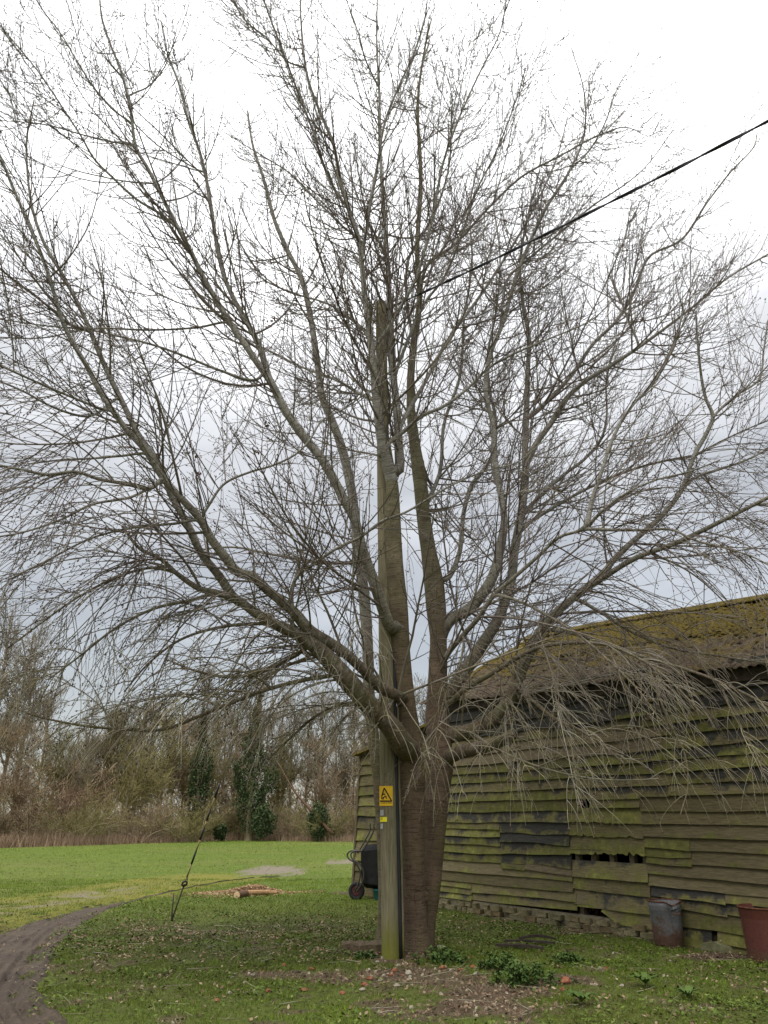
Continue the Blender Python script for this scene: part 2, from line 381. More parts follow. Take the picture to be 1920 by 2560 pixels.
def roofmat():
    a = NT('mossy_sheeting', 0.95, 0.1); v = a.coord(kind='Object')
    up = a.attr('up')
    n = a.noise(v, 1.5, 7, 0.72); n2 = a.noise(v, 11, 7, 0.8); n3 = a.noise(v, 38, 4, 0.7)
    c = a.ramp(n2, [(0.3, (0.055, 0.04, 0.026)), (0.52, (0.14, 0.106, 0.07)), (0.7, (0.25, 0.20, 0.145)), (0.8, (0.40, 0.36, 0.29))])
    ms = a.math('ADD', a.math('MULTIPLY_ADD', n, 1.6, -0.8), a.math('MULTIPLY_ADD', up, 0.62, a.math('MULTIPLY_ADD', n2, 0.6, -0.30)))
    c = a.mix(a.ramp(ms, [(0.12, 0.0), (0.42, 0.95)]), c, a.ramp(n2, [(0.3, (0.085, 0.062, 0.016)), (0.55, (0.19, 0.142, 0.03)), (0.75, (0.31, 0.245, 0.055))]))
    a.color(c); a.bump(a.math('ADD', n2, a.math('MULTIPLY', n3, 0.6)), 1.0, 0.05); return a.m
M_roof = roofmat()
def brickmat():
    a = NT('old_brick', 0.92, 0.1); v = a.coord(kind='Object'); r_ = a.rand()
    c = a.ramp(r_, [(0.0, (0.17, 0.10, 0.055)), (0.25, (0.19, 0.155, 0.09)), (0.7, (0.25, 0.215, 0.13)), (1.0, (0.16, 0.13, 0.08))])
    n = a.noise(v, 28, 6, 0.75)
    c = a.mix(a.ramp(n, [(0.36, 0.0), (0.58, 0.85)]), c, (0.10, 0.092, 0.045)); a.color(c); a.bump(n, 0.8, 0.015); return a.m
M_brick = brickmat()
M_mortar = simple('lime_mortar', (0.17, 0.15, 0.10), 0.95, 0.45, 9, 0.1, bump=0.6)
def polemat():
    a = NT('pole_timber', 0.85, 0.2); v = a.coord((1, 1, 0.05))
    g = a.noise(v, 70, 6, 0.7, 0.2); c = a.ramp(g, [(0.3, (0.11, 0.096, 0.056)), (0.55, (0.215, 0.19, 0.115)), (0.75, (0.31, 0.275, 0.175))])
    v2 = a.coord(); sep = a.n('ShaderNodeSeparateXYZ'); a.l(v2, sep.inputs[0])
    n = a.noise(v2, 5, 5, 0.6)
    low = a.ramp(a.math('MULTIPLY_ADD', n, -0.7, a.math('MULTIPLY_ADD', sep.outputs[2], -1.5, 1.15)), [(0.0, 0.0), (0.7, 0.9)])
    c = a.mix(low, c, a.mix(n, (0.12, 0.13, 0.018), (0.20, 0.20, 0.03)))
    a.color(c)
    cr = a.noise(a.coord((1, 1, 0.035)), 26, 3, 0.5)
    a.bump(a.math('ADD', g, a.ramp(cr, [(0.34, 0.0), (0.39, 3.0)])), 0.6, 0.01); return a.m
M_pole = polemat()
M_black = simple('black_plastic', (0.022, 0.022, 0.026), 0.5, 0.3, 6, 0.35)
M_metal = simple('galvanised_wire', (0.28, 0.28, 0.27), 0.5, 0.3, 10, 0.5, 0.6)
M_rustyrod = simple('rusty_rod', (0.06, 0.045, 0.035), 0.8, 0.4, 20)
M_yellow = simple('sign_yellow', (0.78, 0.47, 0.018), 0.5, 0.10, 14, 0.3)
M_lemon = simple('tag_yellow', (0.80, 0.70, 0.03), 0.5, 0.08, 14, 0.3)
M_ink = simple('sign_black', (0.02, 0.016, 0.014), 0.6, 0.1, 10)
M_tagwhite = simple('tag_grey', (0.36, 0.37, 0.35), 0.6, 0.2, 20)
M_sleeve_y = simple('sleeve_yellow', (0.30, 0.255, 0.11), 0.7, 0.3, 12)
def galv(name, base, rust, amount):
    a = NT(name, 0.55, 0.4); v = a.coord(); sep = a.n('ShaderNodeSeparateXYZ'); a.l(v, sep.inputs[0])
    n = a.noise(v, 5, 7, 0.72); n2 = a.noise(v, 30, 5, 0.7)
    c = a.ramp(n2, [(0.3, tuple(x * 0.7 for x in base)), (0.7, tuple(x * 1.25 for x in base))])
    rs = a.math('ADD', n, a.math('MULTIPLY_ADD', sep.outputs[2], -0.9, amount))
    m_ = a.ramp(rs, [(0.50, 0.0), (0.66, 0.92)])
    c = a.mix(m_, c, a.ramp(n2, [(0.3, (0.055, 0.028, 0.018)), (0.7, (0.15, 0.075, 0.045))]))
    a.color(c); a.b.inputs['Metallic'].default_value = 0.25; a.bump(n2, 0.3, 0.006); return a.m
M_bin = galv('galvanised_sheet', (0.125, 0.126, 0.126), 1, 0.33)
M_redbin = galv('red_rusted_steel', (0.12, 0.038, 0.028), 1, 0.28)
M_rust_rim = simple('rusty_rim', (0.13, 0.06, 0.035), 0.85, 0.5, 16, 0.1)
M_tyre = simple('tyre_rubber', (0.02, 0.02, 0.02), 0.8, 0.3, 12)
M_hub = simple('red_hub', (0.07, 0.02, 0.02), 0.6, 0.3, 12)
M_tray = simple('barrow_tray', (0.018, 0.018, 0.018), 0.8, 0.35, 7, 0.1)
M_tubeframe = simple('barrow_tube', (0.05, 0.045, 0.04), 0.5, 0.4, 12, 0.4)
M_teal = simple('teal_plastic', (0.025, 0.13, 0.13), 0.5, 0.2, 6)
M_redbrick = simple('orange_brick_piece', (0.26, 0.10, 0.055), 0.9, 0.35, 25, bump=0.5)
M_stone = simple('pale_stone', (0.30, 0.265, 0.20), 0.9, 0.25, 25, bump=0.5)
M_slab = simple('mossy_stone_slab', (0.165, 0.16, 0.085), 0.95, 0.4, 9, bump=0.5)
M_oldwood = simple('rotten_timber', (0.085, 0.062, 0.036), 0.9, 0.45, 16, bump=0.6)
M_log = simple('log_bark', (0.13, 0.075, 0.045), 0.9, 0.4, 22, bump=0.7)

# ------------------------------------------------------------------ ground
BA = ground(1100, 2271)[:2]; BB = ground(1640, 2352)[:2]
WU = (BB - BA) / np.linalg.norm(BB - BA); WN = np.array([-WU[1], WU[0]])      # along the barn wall / into the barn
def wall_so(x, y): return (x - BA[0]) * WU[0] + (y - BA[1]) * WU[1], (x - BA[0]) * WN[0] + (y - BA[1]) * WN[1]
def G(pts): return np.array([ground(*p)[:2] for p in pts])
track_R = G([(300, 2760), (162, 2560), (101, 2486), (121, 2410), (152, 2360), (203, 2314), (283, 2274), (365, 2243), (456, 2223), (557, 2204), (643, 2194), (740, 2187)])
track_L = G([(-420, 2760), (-330, 2560), (-250, 2486), (-160, 2400), (-60, 2345), (40, 2312), (150, 2279), (290, 2250), (420, 2229), (525, 2208), (630, 2195.5), (738, 2188.5)])
moss_U = G([(-700, 2330), (-400, 2300), (-100, 2268), (60, 2246), (142, 2233), (354, 2199), (470, 2187), (540, 2186), (600, 2192)])
def inpoly(x, y, P):
    c = np.zeros(np.shape(x), bool); n = len(P)
    for i in range(n):
        x1, y1 = P[i]; x2, y2 = P[(i + 1) % n]
        k = ((y1 > y) != (y2 > y)) & (x < (x2 - x1) * (y - y1) / (y2 - y1 + 1e-12) + x1); c ^= k
    return c
def segdist(x, y, P):
    d = np.full(np.shape(x), 1e9)
    for (x1, y1), (x2, y2) in zip(P[:-1], P[1:]):
        L = (x2 - x1)**2 + (y2 - y1)**2; t = np.clip(((x - x1) * (x2 - x1) + (y - y1) * (y2 - y1)) / L, 0, 1)
        d = np.minimum(d, np.hypot(x - x1 - t * (x2 - x1), y - y1 - t * (y2 - y1)))
    return d
track_poly = np.vstack([track_R, track_L[::-1]])
moss_poly = np.vstack([track_L[3:11], moss_U[::-1]])
def blob(x, y, u, v, ru, rv):                                   # soft ellipse given in ground metres round a photo point
    c = ground(u, v); return np.exp(-(((x - c[0]) / ru)**2 + ((y - c[1]) / rv)**2))
def masks(x, y):
    x = np.asarray(x, float); y = np.asarray(y, float)
    n = fbm(x * 1.1, y * 1.1, 3); n2 = fbm(x * 3.1, y * 3.1, 9)
    tr = inpoly(x, y, track_poly).astype(float)
    tr = tr * (1 - 0.9 * (np.minimum(segdist(x, y, track_R), segdist(x, y, track_L)) < 0.30 * sstep(0.35, 0.7, n2) * sstep(30, 12, y)))
    moss = np.where(inpoly(x, y, moss_poly), 1.0, np.exp(-(segdist(x, y, moss_poly) / 0.5)**2)) * sstep(0.28, 0.5, n2 + 0.1)
    mid = (track_L[3:10] * 0.45 + moss_U[:7] * 0.55)
    gravel = np.exp(-(segdist(x, y, mid) / 0.55)**2) * sstep(0.40, 0.6, n2) * 0.9 * sstep(24, 18, y)
    gravel = np.maximum(gravel, sstep(0.35, 0.6, blob(x, y, 690, 2176, 1.15, 2.4) + (n2 - 0.5) * 0.8))
    gravel = np.maximum(gravel, sstep(0.35, 0.6, blob(x, y, 870, 2155, 1.1, 2.0) + (n2 - 0.5) * 0.8))
    soil = 0
    for u, v, ru, rv, k in ((800, 2440, 0.9, 0.35, 0.9), (1010, 2440, 0.95, 0.55, 1.25), (1200, 2475, 0.75, 0.55, 1.1), (1130, 2520, 0.9, 0.5, 0.9), (1410, 2455, 0.42, 0.32, 1.0),
                            (300, 2500, 0.25, 0.14, 0.8), (640, 2460, 0.6, 0.2, 0.55), (1500, 2330, 0.9, 0.35, 0.7), (1780, 2395, 0.6, 0.3, 1.1), (1000, 2390, 0.6, 0.4, 1.0), (840, 2120, 0, 0, 0)):
        if ru: soil = np.maximum(soil, k * blob(x, y, u, v, ru, rv))
    soil = sstep(0.36, 0.72, soil * 1.1 + (n2 - 0.5) * 1.15 + (n - 0.5) * 0.6)
    spots = (vn(x * 1.7 + 3, y * 1.7, 111) * 0.6 + vn(x * 5 + 1, y * 5, 113) * 0.4); soil = np.maximum(soil, 0.75 * sstep(0.70, 0.80, spots) * sstep(15.5, 12.5, y))
    s_, o_ = wall_so(x, y)
    soil = np.maximum(soil, ((s_ > -4) & (s_ < 11.2) & (o_ > -0.14)) * 1.0 * (o_ < 7))
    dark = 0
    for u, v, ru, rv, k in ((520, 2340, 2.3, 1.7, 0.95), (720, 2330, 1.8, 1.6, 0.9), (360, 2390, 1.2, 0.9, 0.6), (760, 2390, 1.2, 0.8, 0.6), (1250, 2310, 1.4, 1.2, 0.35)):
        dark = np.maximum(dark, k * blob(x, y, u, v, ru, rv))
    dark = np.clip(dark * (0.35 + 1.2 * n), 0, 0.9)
    fieldm = sstep(14.5, 21, y + (n - 0.5) * 4 + np.clip(-x - 2, 0, 8) * 0.15)
    return dict(track=tr, moss=moss * (1 - tr), gravel=gravel, soil=soil, dark=dark, field=fieldm * (1 - 0.5 * dark))
def hgt(x, y):
    x = np.asarray(x, float); y = np.asarray(y, float)
    near = sstep(70, 25, np.hypot(x, y))
    h = ((fbm(x * 0.45, y * 0.45, 21) - 0.5) * 0.07 + (fbm(x * 1.9, y * 1.9, 31) - 0.5) * 0.045 + (vn(x * 6, y * 6, 41) - 0.5) * 0.02) * near
    d = segdist(x, y, track_R[:10]); ins = inpoly(x, y, track_poly)
    h = h - 0.05 * np.where(ins, sstep(0.0, 0.35, d), 0)
    return h
def axis(lo, hi, near_lo, near_hi, st, grow=1.13):
    a = list(np.arange(near_lo, near_hi + 1e-6, st)); s = st; p = near_hi
    while p < hi: s *= grow; p += s; a.append(p)
    s = st; p = near_lo
    while p > lo: s *= grow; p -= s; a.insert(0, p)
    return np.array(a)
gx = axis(-420, 420, -6.5, 6.5, 0.09); gy = axis(-30, 700, 6.5, 20, 0.09)
X, Y = np.meshgrid(gx, gy); mk = masks(X.ravel(), Y.ravel())
gz = hgt(X.ravel(), Y.ravel()) - 0.09 * inpoly(X.ravel(), Y.ravel(), track_poly) * sstep(0.1, 0.3, segdist(X.ravel(), Y.ravel(), track_R)) * sstep(0.1, 0.3, segdist(X.ravel(), Y.ravel(), track_L))
nx_, ny_ = len(gx), len(gy)
ii = (np.arange(ny_ - 1)[:, None] * nx_ + np.arange(nx_ - 1)[None, :]).ravel()
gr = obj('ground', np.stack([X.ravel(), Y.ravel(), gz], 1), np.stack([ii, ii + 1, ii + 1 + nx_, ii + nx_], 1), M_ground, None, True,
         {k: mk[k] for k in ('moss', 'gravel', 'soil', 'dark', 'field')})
tag(gr, kind='structure')

# dirt track with tyre ruts, laid just above the turf
nt_, nw_ = 260, 150
tR = spline(track_R, nt_); tL = spline(track_L, nt_)
t_ = np.linspace(0, 1, nw_)[None, :, None]
q = np.arange(nt_)
eR = (fbm(q * 0.16, q * 0 + 3, 5) - 0.5) * 0.28; eL = (fbm(q * 0.13, q * 0 + 8, 6) - 0.5) * 0.28
dirn = norm(tL - tR); wd = np.linalg.norm(tL - tR, axis=1); kk = np.clip(wd / 1.5, 0.15, 1)
tR2 = tR + dirn * (eR * kk)[:, None]; tL2 = tL + dirn * (eL * kk)[:, None]
TP = tR2[:, None] * (1 - t_) + tL2[:, None] * t_
tx, ty = TP[..., 0], TP[..., 1]; dist_in = t_[..., 0] * wd[:, None]
zz_ = hgt(tx, ty) + 0.012
dtrue = t_[..., 0] * (wd + (eL - eR) * kk)[:, None] + (eR * kk)[:, None]
rut = np.sin(dtrue * 2 * np.pi / 0.15 ) * 0.5 + 0.5
band = sstep(0.05, 0.2, dist_in) * sstep(1.5, 0.95, dist_in) + 0.6 * sstep(1.7, 1.9, dist_in) * sstep(2.9, 2.5, dist_in)
zz_ += (rut - 0.5) * 0.050 * band * np.clip(1.9 * fbm(tx * 1.6, ty * 1.6, 53) - 0.35, 0.05, 1.2) * sstep(16, 12, ty) + (fbm(tx * 7, ty * 7, 61) - 0.5) * 0.008 - 0.03 * sstep(0.0, 0.25, dist_in) * sstep(1.7, 1.2, dist_in)
edge = np.minimum(t_[..., 0], 1 - t_[..., 0]) * wd[:, None]
zz_ = zz_ - 0.03 * sstep(0.07, 0.0, edge)
ii = (np.arange(nt_ - 1)[:, None] * nw_ + np.arange(nw_ - 1)[None, :]).ravel()
tag(obj('track', np.stack([tx.ravel(), ty.ravel(), zz_.ravel() + 0.02], 1), np.stack([ii, ii + nw_, ii + nw_ + 1, ii + 1], 1), M_track, None, True), kind='structure')

# ------------------------------------------------------------------ barn
barn = empty('barn', (BA[0], BA[1], 0), math.atan2(WU[1], WU[0]))
tag(barn, 'old weatherboarded barn with mossy corrugated roof and broken boards', 'barn')
S0, S1, DEEP = -0.12, 11.0, 6.0
KS = 0.965
def eave(s): return 3.89 - 0.043 * s - 0.02 * np.sin(s * 0.9)
def ridge(s): return 5.54 - 0.055 * s + 0.025 * np.sin(s * 0.8)
def board(s0, s1, zb0, zb1, hgt_, off=0.0, wob=0.006, ragged=None, col_=(0.5, 0.4, 0.2), parent=barn, cut=None, flip=False):
    """one feathered board: lower edge proud of the wall, top tucked behind the board above"""
    s0, s1 = s0 * KS, s1 * KS
    L = s1 - s0; n = max(3, int(L / 0.22)) if not ragged else max(14, int(L / 0.03))
    s = np.linspace(s0, s1, n); t = np.linspace(0, 1, n); ph = random.random() * 9
    zb = zb0 + (zb1 - zb0) * t + wob * (np.sin(s * 2.1 + ph) + 0.6 * np.sin(s * 5.3 + ph * 2)) + rng.normal(size=n) * wob * 0.18
    if ragged: zb = zb + ragged * np.maximum(0, 0.6 * fbm(s * 4, s * 0 + ph, 7) + 0.5 * vn(s * 23, s * 0 + ph, 8) + 0.10 * rng.random(n) - 0.56) * 1.5 * sstep(0, 0.12, t) * sstep(1, 0.88, t)
    zt = zb0 + (zb1 - zb0) * t + hgt_ + 0.03
    if cut: zb = zb + cut(t)
    zb = np.minimum(zb, zt - 0.01)
    th = 0.014; bow = 0.006 * np.sin(s * 1.7 + ph * 3) + off
    yb, yt = -0.052 - bow, -0.010 - bow * 0.4
    z3 = np.zeros(n)
    V = np.concatenate([np.stack([s, z3 + yb, zb], 1), np.stack([s, z3 + yt, zt], 1), np.stack([s, z3 + yt + th, zt], 1), np.stack([s, z3 + yb + th, zb], 1)])
    i = np.arange(n - 1)
    Fq = [np.stack([a * n + i, a * n + i + 1, b * n + i + 1, b * n + i], 1) for a, b in ((0, 1), (1, 2), (2, 3), (3, 0))]
    Fq.append(np.array([[0, n, 2 * n, 3 * n], [n - 1, 4 * n - 1, 3 * n - 1, 2 * n - 1]]))
    vh = np.concatenate([np.zeros(n), np.ones(n), np.ones(n), np.zeros(n)])
    o = obj('board', V, [np.vstack(Fq)], M_board, parent, False, {'vh': vh}); o.color = (*col_, 1); return o
def mtb(lo=0.3, hi=0.8, tl=0.1, th=0.55, b=0.25): return (random.uniform(lo, hi), random.uniform(tl, th), random.random() * b)
# lower wall in bays, each bay nailed up on its own
def bay(s0, s1, z0, z1, n, tilt, style, skip=(), extra=None, wob=0.008):
    ex = (z1 - z0) / n; z = z0
    for k in range(n):
        h = ex * random.uniform(0.92, 1.08) if k < n - 1 else z1 - z
        if k not in skip:
            cuts = [s0, s1] if not extra or random.random() > 0.35 else [s0, s0 + (s1 - s0) * random.uniform(0.3, 0.7), s1]
            for a, b in zip(cuts[:-1], cuts[1:]):
                board(a + 0.002, b - 0.002, z + tilt * (a - s0) + random.uniform(-.004, .004), z + tilt * (b - s0) + random.uniform(-.008, .008), h + 0.012,
                      random.uniform(0, 0.008), wob, 0.05 if style == 'rot' and random.random() < 0.4 else None,
                      {'green': mtb(0.6, 1.0, 0.25, 0.62, 0.1), 'brown': mtb(0.2, 0.5, 0.0, 0.25, 0.55), 'rot': mtb(0.5, 1.0, 0.2, 0.6, 0.15), 'tar_black': mtb(0.5, 0.85, 0.6, 0.95, 0.15), 'mid': mtb(0.45, 0.8, 0.3, 0.65, 0.25)}[style])
        z += h
J1, J2, J3, J4 = 1.92, 3.64, 5.16, 6.64
bay(S0, 1.05, 0.20, 0.50, 3, 0.0, 'green', wob=0.004)
bay(1.05, J2 + 0.05, 0.22, 0.50, 2, 0.012, 'mid', wob=0.005)
bay(S0, J2, 0.50, 0.86, 2, 0.0, 'brown', wob=0.004)
bay(S0, J1, 0.86, 1.52, 5, 0.0, 'green')
bay(J1, J2, 0.86, 1.52, 4, 0.0, 'tar_black', wob=0.014)
board(J1, 2.55, 0.78, 0.77, 0.2, 0.012, 0.004, None, (0.5, 0.4, 0.4)); board(2.56, J2, 0.79, 0.745, 0.2, 0.014, 0.003, None, (0.2, 0.1, 0.9))
bay(J2, J3, 0.56, 0.94, 2, 0.0, 'mid'); bay(J2 + 0.05, J3, 0.33, 0.56, 1, 0.0, 'mid')
board(J2, 3.95, 0.36, 0.36, 0.2, 0.01, 0.004, 0.06, (0.3, 0.3, 0.6)); board(4.2, J3, 0.16, 0.14, 0.2, 0.0, 0.01, None, (0.6, 0.2, 0.3), cut=lambda t: 0.13 * sstep(0.14, 0.0, t))
bay(J2, J3, 1.13, 1.52, 2, 0.0, 'rot'); bay(J2, J3, 1.52, 1.70, 1, 0.0, 'rot')
board(J2, J3, 1.07, 1.09, 0.2, 0.010, 0.008, 0.10, (0.8, 0.5, 0.1))
bay(S0, J2, 1.52, 1.70, 1, 0.0, 'tar_black'); bay(S0, 3.95, 1.70, 1.88, 1, 0.0, 'green')
board(4.16, J3, 1.74, 1.74, 0.16, 0.012, 0.004, None, (0.6, 0.2, 0.3)); board(4.14, J3, 1.86, 1.86, 0.16, 0.012, 0.004, None, (0.6, 0.2, 0.4))
bay(J3, 5.95, 0.98, 1.34, 3, -0.012, 'green', wob=0.014)
bay(5.95, 11, 1.0, 1.34, 2, -0.006, 'brown', wob=0.004)
bay(J3, 11, 0.70, 0.98, 2, -0.008, 'brown', wob=0.006, extra=True)
bay(J3 + 0.02, 6.4, 0.46, 0.70, 2, -0.045, 'tar_black', wob=0.012); bay(6.4, 11, 0.42, 0.70, 2, -0.01, 'mid')
bay(J3 + 0.04, 11, 0.24, 0.46, 1, -0.02, 'mid', wob=0.006)
bay(J3 + 0.05, 6.1, 0.02, 0.24, 1, -0.02, 'green'); board(5.8, 6.15, 0.0, -0.12, 0.16, 0.01, 0.004, 0.05, (0.9, 0.1, 0.1))
board(6.2, 6.66, 0.09, 0.07, 0.17, 0.014, 0.003, None, (1.0, 0.0, 0.1)); board(6.2, 6.66, -0.05, -0.06, 0.15, 0.01, 0.003, None, (0.95, 0.0, 0.1)); bay(6.68, 11, -0.08, 0.22, 2, 0, 'mid')
bay(J3, 11, 1.34, 1.88, 3, 0.0, 'brown', wob=0.005, extra=True)
# upper wall: long boards
z = 1.88; k = 0
while z < 3.80:
    h = random.uniform(0.155, 0.185)
    j = [S0 + (0.42 if 2 <= k <= 2 else 0), random.uniform(3.3, 4.4) if k % 3 == 0 else None, 5.72 + random.uniform(-.04, .04), random.uniform(7.4, 9.5), 11.0]
    j = [a for a in j if a is not None]
    for a, b in zip(j[:-1], j[1:]):
        zr = 0.012 * (b - a) if a > 5 else 0.0
        if z > 2.95: c_ = mtb(0.2, 0.45, 0.85, 1.15, 0.1)  # topmost boards, up by the eave, are set blackest
        elif k in (4, 5) and a < 3: c_ = (0.15, 0.0, 1.0)
        else: c_ = mtb(0.4, 0.8, 0.45, 0.8, 0.2)
        if z + h > eave(b) + 0.1: continue
        board(a + 0.002, b - 0.002, z, z + min(zr, 0.03), h + 0.015, random.uniform(0, 0.01), 0.007, None, c_)
    z += h; k += 1
# loose short board hanging at the far corner
o = board(-0.1, 0.36, 2.08, 1.98, 0.13, 0.02, 0.002, None, (0.95, 0.05, 0.1))
# small block nailed under the eave
MB().box((5.35, -0.06, 3.02), (0.08, 0.03, 0.13)).build('block', M_stud, barn)
# frame behind the boards: sill, studs, wall plate
def timber(name, c, d, rot=None, mat=M_stud): return MB().box(c, d, rot).build(name, mat, barn)
def roty(a): return [[math.cos(a), 0, math.sin(a)], [0, 1, 0], [-math.sin(a), 0, math.cos(a)]]
timber('sill_beam', (5.4, 0.09, 0.10), (11.0, 0.14, 0.14), None, M_dark)
timber('wall_plate', (5.4, 0.09, 3.52), (11.1, 0.12, 0.12), roty(0.043), M_dark)
for s in (3.60, 4.30, 4.68, 4.92): timber('stud', (s, 0.05, 1.75), (0.085, 0.08, 3.2), roty(random.uniform(-.008, .008)))
timber('stud', (3.92, 0.055, 0.98), (0.10, 0.07, 0.6), roty(0.22)); timber('brace', (4.80, 0.10, 0.95), (0.05, 0.05, 0.5), roty(0.6), M_dark)
timber('rail', (4.25, 0.045, 0.90), (1.42, 0.06, 0.07))
for s in np.arange(0.0, 3.5, 0.7): timber('stud', (s, 0.06, 1.75), (0.09, 0.09, 3.2), None, M_dark)
for s in np.arange(5.8, 11, 0.7): timber('stud', (s, 0.06, 1.75), (0.09, 0.09, 3.2), None, M_dark)
# the other walls, boarded, keep the inside dark
def flatwall(name, P, mat):
    P = np.asarray(P, float); m = MB(); n = len(P)
    d = np.cross(P[1] - P[0], P[2] - P[0]); d = d / np.linalg.norm(d) * 0.04
    m.add(np.vstack([P, P + d]), [[i, (i + 1) % n, n + (i + 1) % n, n + i] for i in range(n)])
    if n == 4: m.add(np.vstack([P, P + d]), [[3, 2, 1, 0], [4, 5, 6, 7]])
    else: m.add(np.vstack([P, P + d]), [[3, 2, 1, 0], [5, 6, 7, 8]], [[4, 3, 0], [5, 8, 9]])
    return m.build(name, mat, barn)
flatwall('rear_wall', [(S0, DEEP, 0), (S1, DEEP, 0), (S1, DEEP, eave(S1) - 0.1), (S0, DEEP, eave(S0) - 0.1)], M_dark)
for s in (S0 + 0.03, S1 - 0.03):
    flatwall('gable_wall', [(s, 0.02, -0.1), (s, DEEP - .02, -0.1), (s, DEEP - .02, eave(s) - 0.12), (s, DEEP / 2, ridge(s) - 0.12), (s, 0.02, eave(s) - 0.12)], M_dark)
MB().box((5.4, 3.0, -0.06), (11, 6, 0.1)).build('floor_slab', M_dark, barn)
# corrugated sheets, each its own piece, lower row under upper row
def sheet(s0, s1, f0, f1, side=0, lift=0.0, name='roof_sheet'):
    pitch_ = 0.146; n = max(8, int((s1 - s0) / pitch_ * 6)); s = np.linspace(s0, s1, n); rows = 7; ph = random.random() * 3
    V, up = [], []
    for th in (0.0, -0.012):
        for r_ in range(rows):
            f = f0 + (f1 - f0) * r_ / (rows - 1)
            yy = -0.20 + (DEEP / 2 + 0.20) * f if side == 0 else DEEP + 0.2 - (DEEP / 2 + 0.2) * f
            ze = eave(s) - 0.10; zr = ridge(s) - 0.03
            zc = ze + (zr - ze) * f + 0.015 * np.cos(s * 2 * np.pi / pitch_) + lift + th + 0.012 * np.sin(s * 1.3 + ph + f * 3) + 0.006 * (fbm(s * 5, s * 0 + f * 9, 8) - .5)
            # the lower edges are chipped
            yj = (fbm(s * 7, s * 0 + ph, 12) - 0.5) * 0.10 if r_ == 0 else 0
            V.append(np.stack([s, np.zeros(n) + yy + (yj if side == 0 else 0), zc], 1)); up.append(np.full(n, f))
    V = np.vstack(V); i = np.arange(n - 1); Fq = []
    for L in (0, 1):
        for r_ in range(rows - 1):
            a = (L * rows + r_) * n + i; Fq.append(np.stack([a, a + 1, a + 1 + n, a + n], 1)[:, ::(1 if L == 0 else -1)])
    a = i; b = rows * n + i; Fq.append(np.stack([b, b + 1, a + 1, a], 1))
    a = (rows - 1) * n + i; b = (2 * rows - 1) * n + i; Fq.append(np.stack([a, a + 1, b + 1, b], 1))
    return obj(name, V, [np.vstack(Fq)], M_roof, barn, True, {'up': np.concatenate(up)})
s = S0 - 0.18; k = 0
while s < S1 + 0.1:
    e_ = min(s + 1.02, S1 + 0.2)
    sheet(s, e_ + 0.06, 0.0, 0.55, 0, 0.004 * (k % 2)); sheet(s - 0.0, e_ + 0.06, 0.50, 1.0, 0, 0.028 + 0.004 * (k % 2))
    s = e_; k += 1
sheet(S0 - 0.18, S1 + 0.2, 0.0, 1.0, 1, 0.0)
s = S0 - 0.2
while s < S1 + 0.2:                                              # ridge caps
    n = 9; a = np.linspace(-1, 1, n); m = MB(); V = []
    for q_ in (s, s + 1.06):
        V += [(q_, DEEP / 2 + 0.2 * t, ridge(q_) + 0.085 - 0.12 * abs(t)**1.3) for t in a]
    V = np.array(V); V2 = V - [0, 0, 0.02]
    Fq = [[i, i + 1, n + i + 1, n + i] for i in range(n - 1)]
    m.add(V, Fq); m.add(V2, [f[::-1] for f in Fq]); m.add(np.vstack([V[:n], V2[:n]]), [[i, n + i, n + i + 1, i + 1] for i in range(n - 1)])
    m.add(np.vstack([V[[0, n]], V2[[0, n]]]), [[0, 1, 3, 2]])
    m.build('ridge_cap', M_roof, barn, True, {'up': np.ones(m.n)}); s += 1.0
g_ = np.random.default_rng(55); n = 9000                          # cushions of moss and lichen on the sheets
ms, mf = g_.uniform(S0 - .1, S1, n), g_.random(n)**0.6; kp = g_.random(n) < (0.25 + 0.75 * mf) * (0.2 + 1.6 * fbm(ms * 1.4, mf * 5, 57) ** 1.5); ms, mf = ms[kp], mf[kp]; n = len(ms)
mc = np.stack([ms, -0.2 + (DEEP / 2 + .2) * mf, eave(ms) - .10 + (ridge(ms) - eave(ms) + .07) * mf + 0.03 + 0.02 * (mf > .5)], 1); mr = 0.018 + 0.045 * g_.random(n)**2
ma = np.arange(6) * np.pi / 3; ring = np.stack([np.cos(ma), np.sin(ma) * 0.9, 0.45 * np.sin(ma) - 0.25], 1)
MV = np.concatenate([mc[:, None] + ring[None] * mr[:, None, None] * (0.7 + 0.6 * g_.random((n, 6, 1))), (mc + np.array([0, -0.25, 0.55]) * mr[:, None])[:, None]], 1).reshape(-1, 3)
MF = (np.arange(n)[:, None, None] * 7 + np.array([[j, (j + 1) % 6, 6] for j in range(6)])[None]).reshape(-1, 3)
tag(obj('roof_moss', MV, [MF], M_roof, barn, True, {'up': np.repeat(mf * 1.15, 7)}), kind='stuff')
timber('fascia_board', (5.4, -0.075, 3.46), (11.2, 0.025, 0.16), roty(0.043), M_dark)
MB().tube([(0.25, DEEP / 2, 5.4), (0.25, DEEP / 2, 6.05)], 0.022, 8).build('vent_pipe', M_rust_rim, barn)
